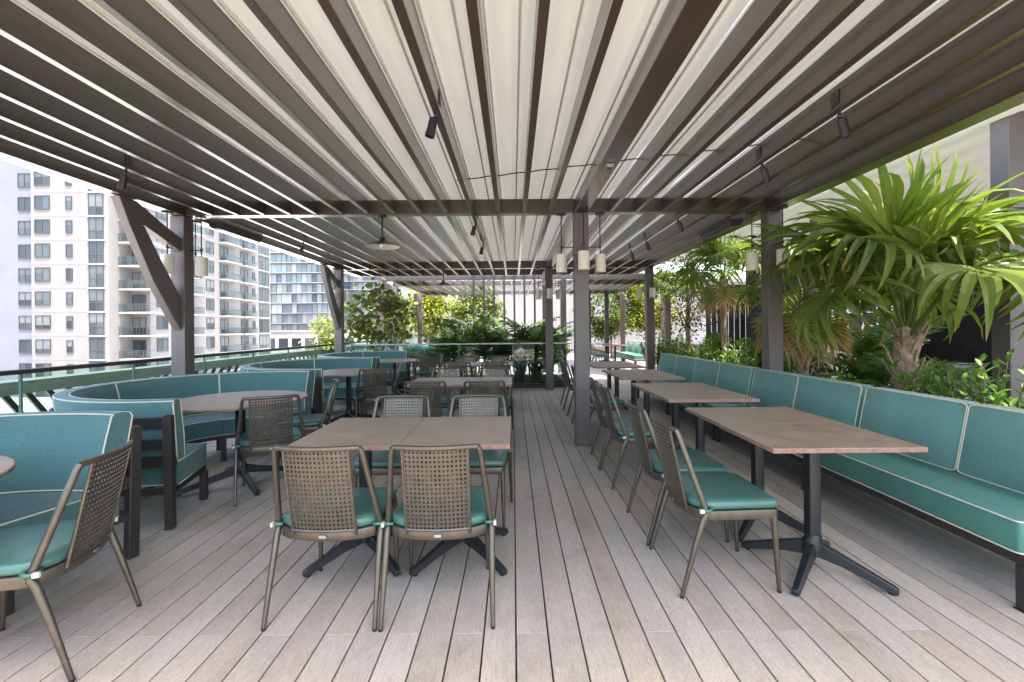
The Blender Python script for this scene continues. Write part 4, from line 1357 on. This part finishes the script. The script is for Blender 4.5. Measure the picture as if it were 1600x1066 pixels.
for q in range(6):
    MB().box(-6 + q * 4.6, -5.95 + q * 4.6, 32.985, 32.999, 0, 4.6).build('panel_joint', 'concrete', far_wall)
end_rail = thing('end_railing', 'thin dark railing at the far end of the walkway', 'railing', (2, 23.5, 0), world=True)
MB().box(-4.2, 5.4, 23.4, 23.45, 0.98, 1.03).build('top_rail', 'frame_dark', end_rail)
for q in range(49):
    x = -4.2 + q * 0.2
    MB().box(x - 0.008, x + 0.008, 23.41, 23.44, 0.0, 0.979).build('baluster', 'frame_dark', end_rail)

# ------------------------------------------------------------------ city on the left
gnd = MB().box(-400, 400, -300, 900, -15, -14).build('ground', 'plaza'); struct(gnd)
low = MB().box(-42, -5.3, -60, 100, -8.6, -8.0).build('bounce_sheet', 'bounce_white'); struct(low)  # added sunlit white sheet, brightens the joist undersides by reflection
rdw = MB().box(-44, -20, -300, 400, -13.99, -13.97).build('street', 'asphalt'); struct(rdw)
sidew = MB().box(-48.5, -44, -300, 400, -13.995, -13.84).build('pavement', 'concrete'); struct(sidew)
struct(MB().box(-5.19, 14, -9, 40, -14, -0.91).build('terrace_podium', 'white_wall'))

ap = thing('apartment_building', 'white apartment tower with dark windows and balconies on the left', 'building', (-55, 57, -14), world=True)
FY = 57.0
MB().box(-60.3, -50.6, FY, 90, -14, 46).build('wall', 'white_wall', ap)
MB().box(-90, -60.301, FY + 0.6, 90, -14, 46).build('side_wing', 'stucco_shade_joint', ap)  # greyer bluish stucco stands in for the shade on this wing
MB().box(-50.599, -48.0, 60.2, 90, -14, 46).build('wall', 'white_wall', ap)
zrow = [16.8 + 3.0 * k for k in range(-8, 4)]
def window(x0, x1, z0, z1, y, cols, rows_=1, fw=0.09):
    f = MB()
    f.box(x0, x1, y - 0.10, y - 0.002, z0, z0 + fw); f.box(x0, x1, y - 0.10, y - 0.002, z1 - fw, z1)
    f.box(x0, x0 + fw, y - 0.10, y - 0.003, z0 + fw + .001, z1 - fw - .001); f.box(x1 - fw, x1, y - 0.10, y - 0.003, z0 + fw + .001, z1 - fw - .001)
    for c in range(1, cols):
        xc = x0 + (x1 - x0) * c / cols
        f.box(xc - fw / 2, xc + fw / 2, y - 0.095, y - 0.003, z0 + fw + .002, z1 - fw - .002)
    if rows_ > 1:
        zc = z0 + (z1 - z0) * 0.38
        f.box(x0 + fw + .001, x1 - fw - .001, y - 0.09, y - 0.004, zc - fw / 2, zc + fw / 2)
    fo = f.build('window', 'winframe', ap)
    for c in range(cols):
        xa, xb = x0 + (x1 - x0) * c / cols, x0 + (x1 - x0) * (c + 1) / cols
        MB().box(xa + fw * .4, xb - fw * .4, y - 0.05, y - 0.004, z0 + fw * .5, z1 - fw * .5).build('pane', 'pane', fo)
    if random.random() < 0.6:
        hb = random.uniform(0.3, 0.75) * (z1 - z0)
        MB().box(x0 + fw, x1 - fw, y - 0.056, y - 0.0505, z1 - hb, z1 - fw).build('blind', random.choice(['blind_a', 'blind_b']), fo)
def window_s(y0, y1, z0, z1, x, cols, fw=0.09):
    f = MB()
    f.box(x + 0.002, x + 0.1, y0, y1, z0, z0 + fw); f.box(x + 0.002, x + 0.1, y0, y1, z1 - fw, z1)
    for c in range(cols + 1):
        yc = y0 + (y1 - y0) * c / cols
        f.box(x + 0.003, x + 0.1, yc - fw / 2, yc + fw / 2, z0 + fw + .001, z1 - fw - .001)
    fo = f.build('window', 'winframe', ap)
    for c in range(cols):
        ya, yb_ = y0 + (y1 - y0) * c / cols, y0 + (y1 - y0) * (c + 1) / cols
        MB().box(x + 0.004, x + 0.05, ya + fw * .4, yb_ - fw * .4, z0 + fw * .5, z1 - fw * .5).build('pane', 'pane', fo)
    if random.random() < 0.5:
        hb = random.uniform(0.3, 0.75) * (z1 - z0)
        MB().box(x + 0.0505, x + 0.056, y0 + fw, y1 - fw, z1 - hb, z1 - fw).build('blind', random.choice(['blind_a', 'blind_b']), fo)
def balcony_s(y0, y1, z, x, depth=1.3):
    s_ = MB().box(x + 0.003, x + depth, y0, y1, z - 0.22, z).build('balcony_slab', 'slab', ap)
    r_ = MB()
    r_.box(x + depth - 0.06, x + depth - 0.01, y0 + 0.02, y1 - 0.02, z + 1.0, z + 1.06)
    for q in range(int((y1 - y0) / 0.45) + 1):
        yy = y0 + 0.03 + q * 0.45
        r_.box(x + depth - 0.05, x + depth - 0.02, yy, yy + 0.035, z, z + 1.0)
    for yy in (y0 + 0.02, y1 - 0.06):
        r_.box(x + 0.01, x + depth - 0.061, yy, yy + 0.04, z + 1.0, z + 1.06)
    r_.build('railing', 'winframe', s_)
    MB().box(x + depth - 0.04, x + depth - 0.03, y0 + 0.05, y1 - 0.05, z + 0.06, z + 0.99).build('railing_glass', 'rail_glass', s_)
for z in zrow:
    MB().box(-60.3, -53.25, FY - 0.012, FY - 0.001, z - 0.93, z - 0.87).build('wall_joint', 'stucco_shade_joint', ap)
    MB().box(-47.999, -47.988, 60.3, 74.1, z - 1.12, z - 1.06).build('wall_joint', 'stucco_shade_joint', ap)
    window(-62.5, -60.85, z, z + 1.75, FY + 0.6, 2)
    window(-59.8, -57.9, z, z + 1.75, FY, 2)
    window(-55.9, -55.1, z, z + 1.62, FY, 1)
    window(-53.05, -51.2, z - 0.75, z + 1.95, FY, 2, 2)
    MB().box(-53.2, -51.0, FY - 0.16, FY - 0.004, z - 1.0, z - 0.80).build('floor_band', 'slab', ap)
    # corner balcony facing the camera
    zb = z - 0.85
    window(-50.3, -48.5, zb + 0.05, zb + 2.35, 60.2, 2)
    s_ = MB().box(-50.55, -46.6, 58.3, 60.19, zb - 0.22, zb).build('balcony_slab', 'slab', ap)
    r_ = MB(); r_.box(-50.55, -46.6, 58.32, 58.37, zb + 1.0, zb + 1.06); r_.box(-46.65, -46.6, 58.371, 60.1, zb + 1.0, zb + 1.06)
    for q in range(10):
        xx = -50.5 + q * 0.43
        r_.box(xx, xx + 0.035, 58.33, 58.36, zb, zb + 1.0)
    r_.build('railing', 'winframe', s_)
    MB().box(-50.5, -46.7, 58.34, 58.35, zb + 0.05, zb + 0.99).build('railing_glass', 'rail_glass', s_)
    X = -48.0
    window_s(61.3, 63.2, z - 0.1, z + 1.75, X, 2)
    window_s(65.3, 66.6, z - 0.85, z + 1.5, X, 2)
    window_s(71.2, 73.0, z - 0.1, z + 1.75, X, 2)
    window_s(74.6, 76.6, z - 0.8, z + 1.6, X, 2)
    balcony_s(74.2, 78.6, z - 0.85, X)
    window_s(80.3, 82.3, z - 0.8, z + 1.6, X, 2)
    balcony_s(79.8, 83.6, z - 0.85, X, 1.1)
    window_s(83.9, 84.6, z - 0.1, z + 1.4, X, 1)
    window_s(86.0, 89.4, z - 0.75, z + 1.75, X, 3)
    MB().box(X + 0.004, X + 0.16, 85.8, 89.6, z - 1.02, z - 0.80).build('floor_band', 'slab', ap)
    balcony_s(64.6, 69.2, z - 0.85, X, 1.2)

pd = thing('podium_building', 'low white podium building with shop windows at street level on the left', 'building', (-45, 47, -14), world=True)
MB().box(-75, -44.2, 44, 56.5, -14, -6.6).build('wall', 'white_wall', pd)
MB().box(-75.2, -44.0, 43.8, 44.2, -6.599, -6.2).build('parapet_cap', 'slab', pd)
for q in range(9):
    x0 = -72 + q * 3.0
    f = MB().box(x0, x0 + 2.3, 43.92, 43.998, -11.5, -7.6).build('window', 'winframe', pd)
    for c in range(2):
        MB().box(x0 + 0.1 + c * 1.08, x0 + 1.12 + c * 1.08, 43.88, 43.919, -11.4, -7.7).build('pane', 'pane', f)

def tower(name, label, x0, x1, y, y1, z1, bay, fl, pane, seed):
    rg = random.Random(seed)
    t = thing(name, label, 'building', ((x0 + x1) / 2, y, -14), world=True)
    MB().box(x0, x1, y, y1, -14, z1).build('core', 'tower_core', t)
    nb = int((x1 - x0) / bay); nf = int((z1 + 6) / fl)
    pm_ = MB().box(-0.5 * bay + 0.06, 0.5 * bay - 0.06, -0.05, 0.05, 0, fl - 0.55).mesh('pane', pane)
    rp = MB().box(-0.5 * bay + 0.02, 0.5 * bay - 0.02, -0.02, 0.02, 0, 1.0).mesh('balcony_glass', pane)
    for f in range(nf):
        z = -6 + f * fl
        sl_ = MB().box(x0 - 0.6, x1 + 0.6, y - 1.5, y - 0.001, z - 0.20, z).build('floor_slab', 'slab', t)
        for b in range(nb):
            xc = x0 + (b + 0.5) * bay
            if rg.random() < 0.86:
                o = link('pane', pm_, sl_, (xc - t.location.x, y - 0.25 - t.location.y + rg.uniform(-.1, .1), z + 0.05 - t.location.z), (rg.uniform(-0.03, 0.03), 0, rg.uniform(-0.09, 0.09)))
    return t
tower('glass_tower', 'pale blue glass high-rise with banded floors right of the white tower', -86, -61, 150, 152, 52, 1.66, 3.3, 'tower_pane', 5)
tower('glass_tower', 'more distant grey glass high-rise behind the second left post', -79, -44, 185, 195, 44, 2.0, 3.4, 'tower_pane', 6)
lw = thing('low_building', 'low beige building with planted roof below the glass high-rise', 'building', (-62, 118, -14), world=True)
MB().box(-72, -40, 118, 130, -14, 1.0).build('wall', 'concrete', lw)
MB().box(-72.2, -39.8, 117.8, 118.3, 1.001, 1.5).build('parapet_cap', 'slab', lw)
for q in range(9):
    f = MB().box(-71 + q * 3.4, -68.6 + q * 3.4, 117.9, 117.999, -3.2, -0.6).build('window', 'winframe', lw)
    MB().box(-70.9 + q * 3.4, -68.7 + q * 3.4, 117.85, 117.899, -3.1, -0.7).build('pane', 'pane', f)

for o in list(bpy.data.objects):
    if '_w' in o:
        del o['_w']
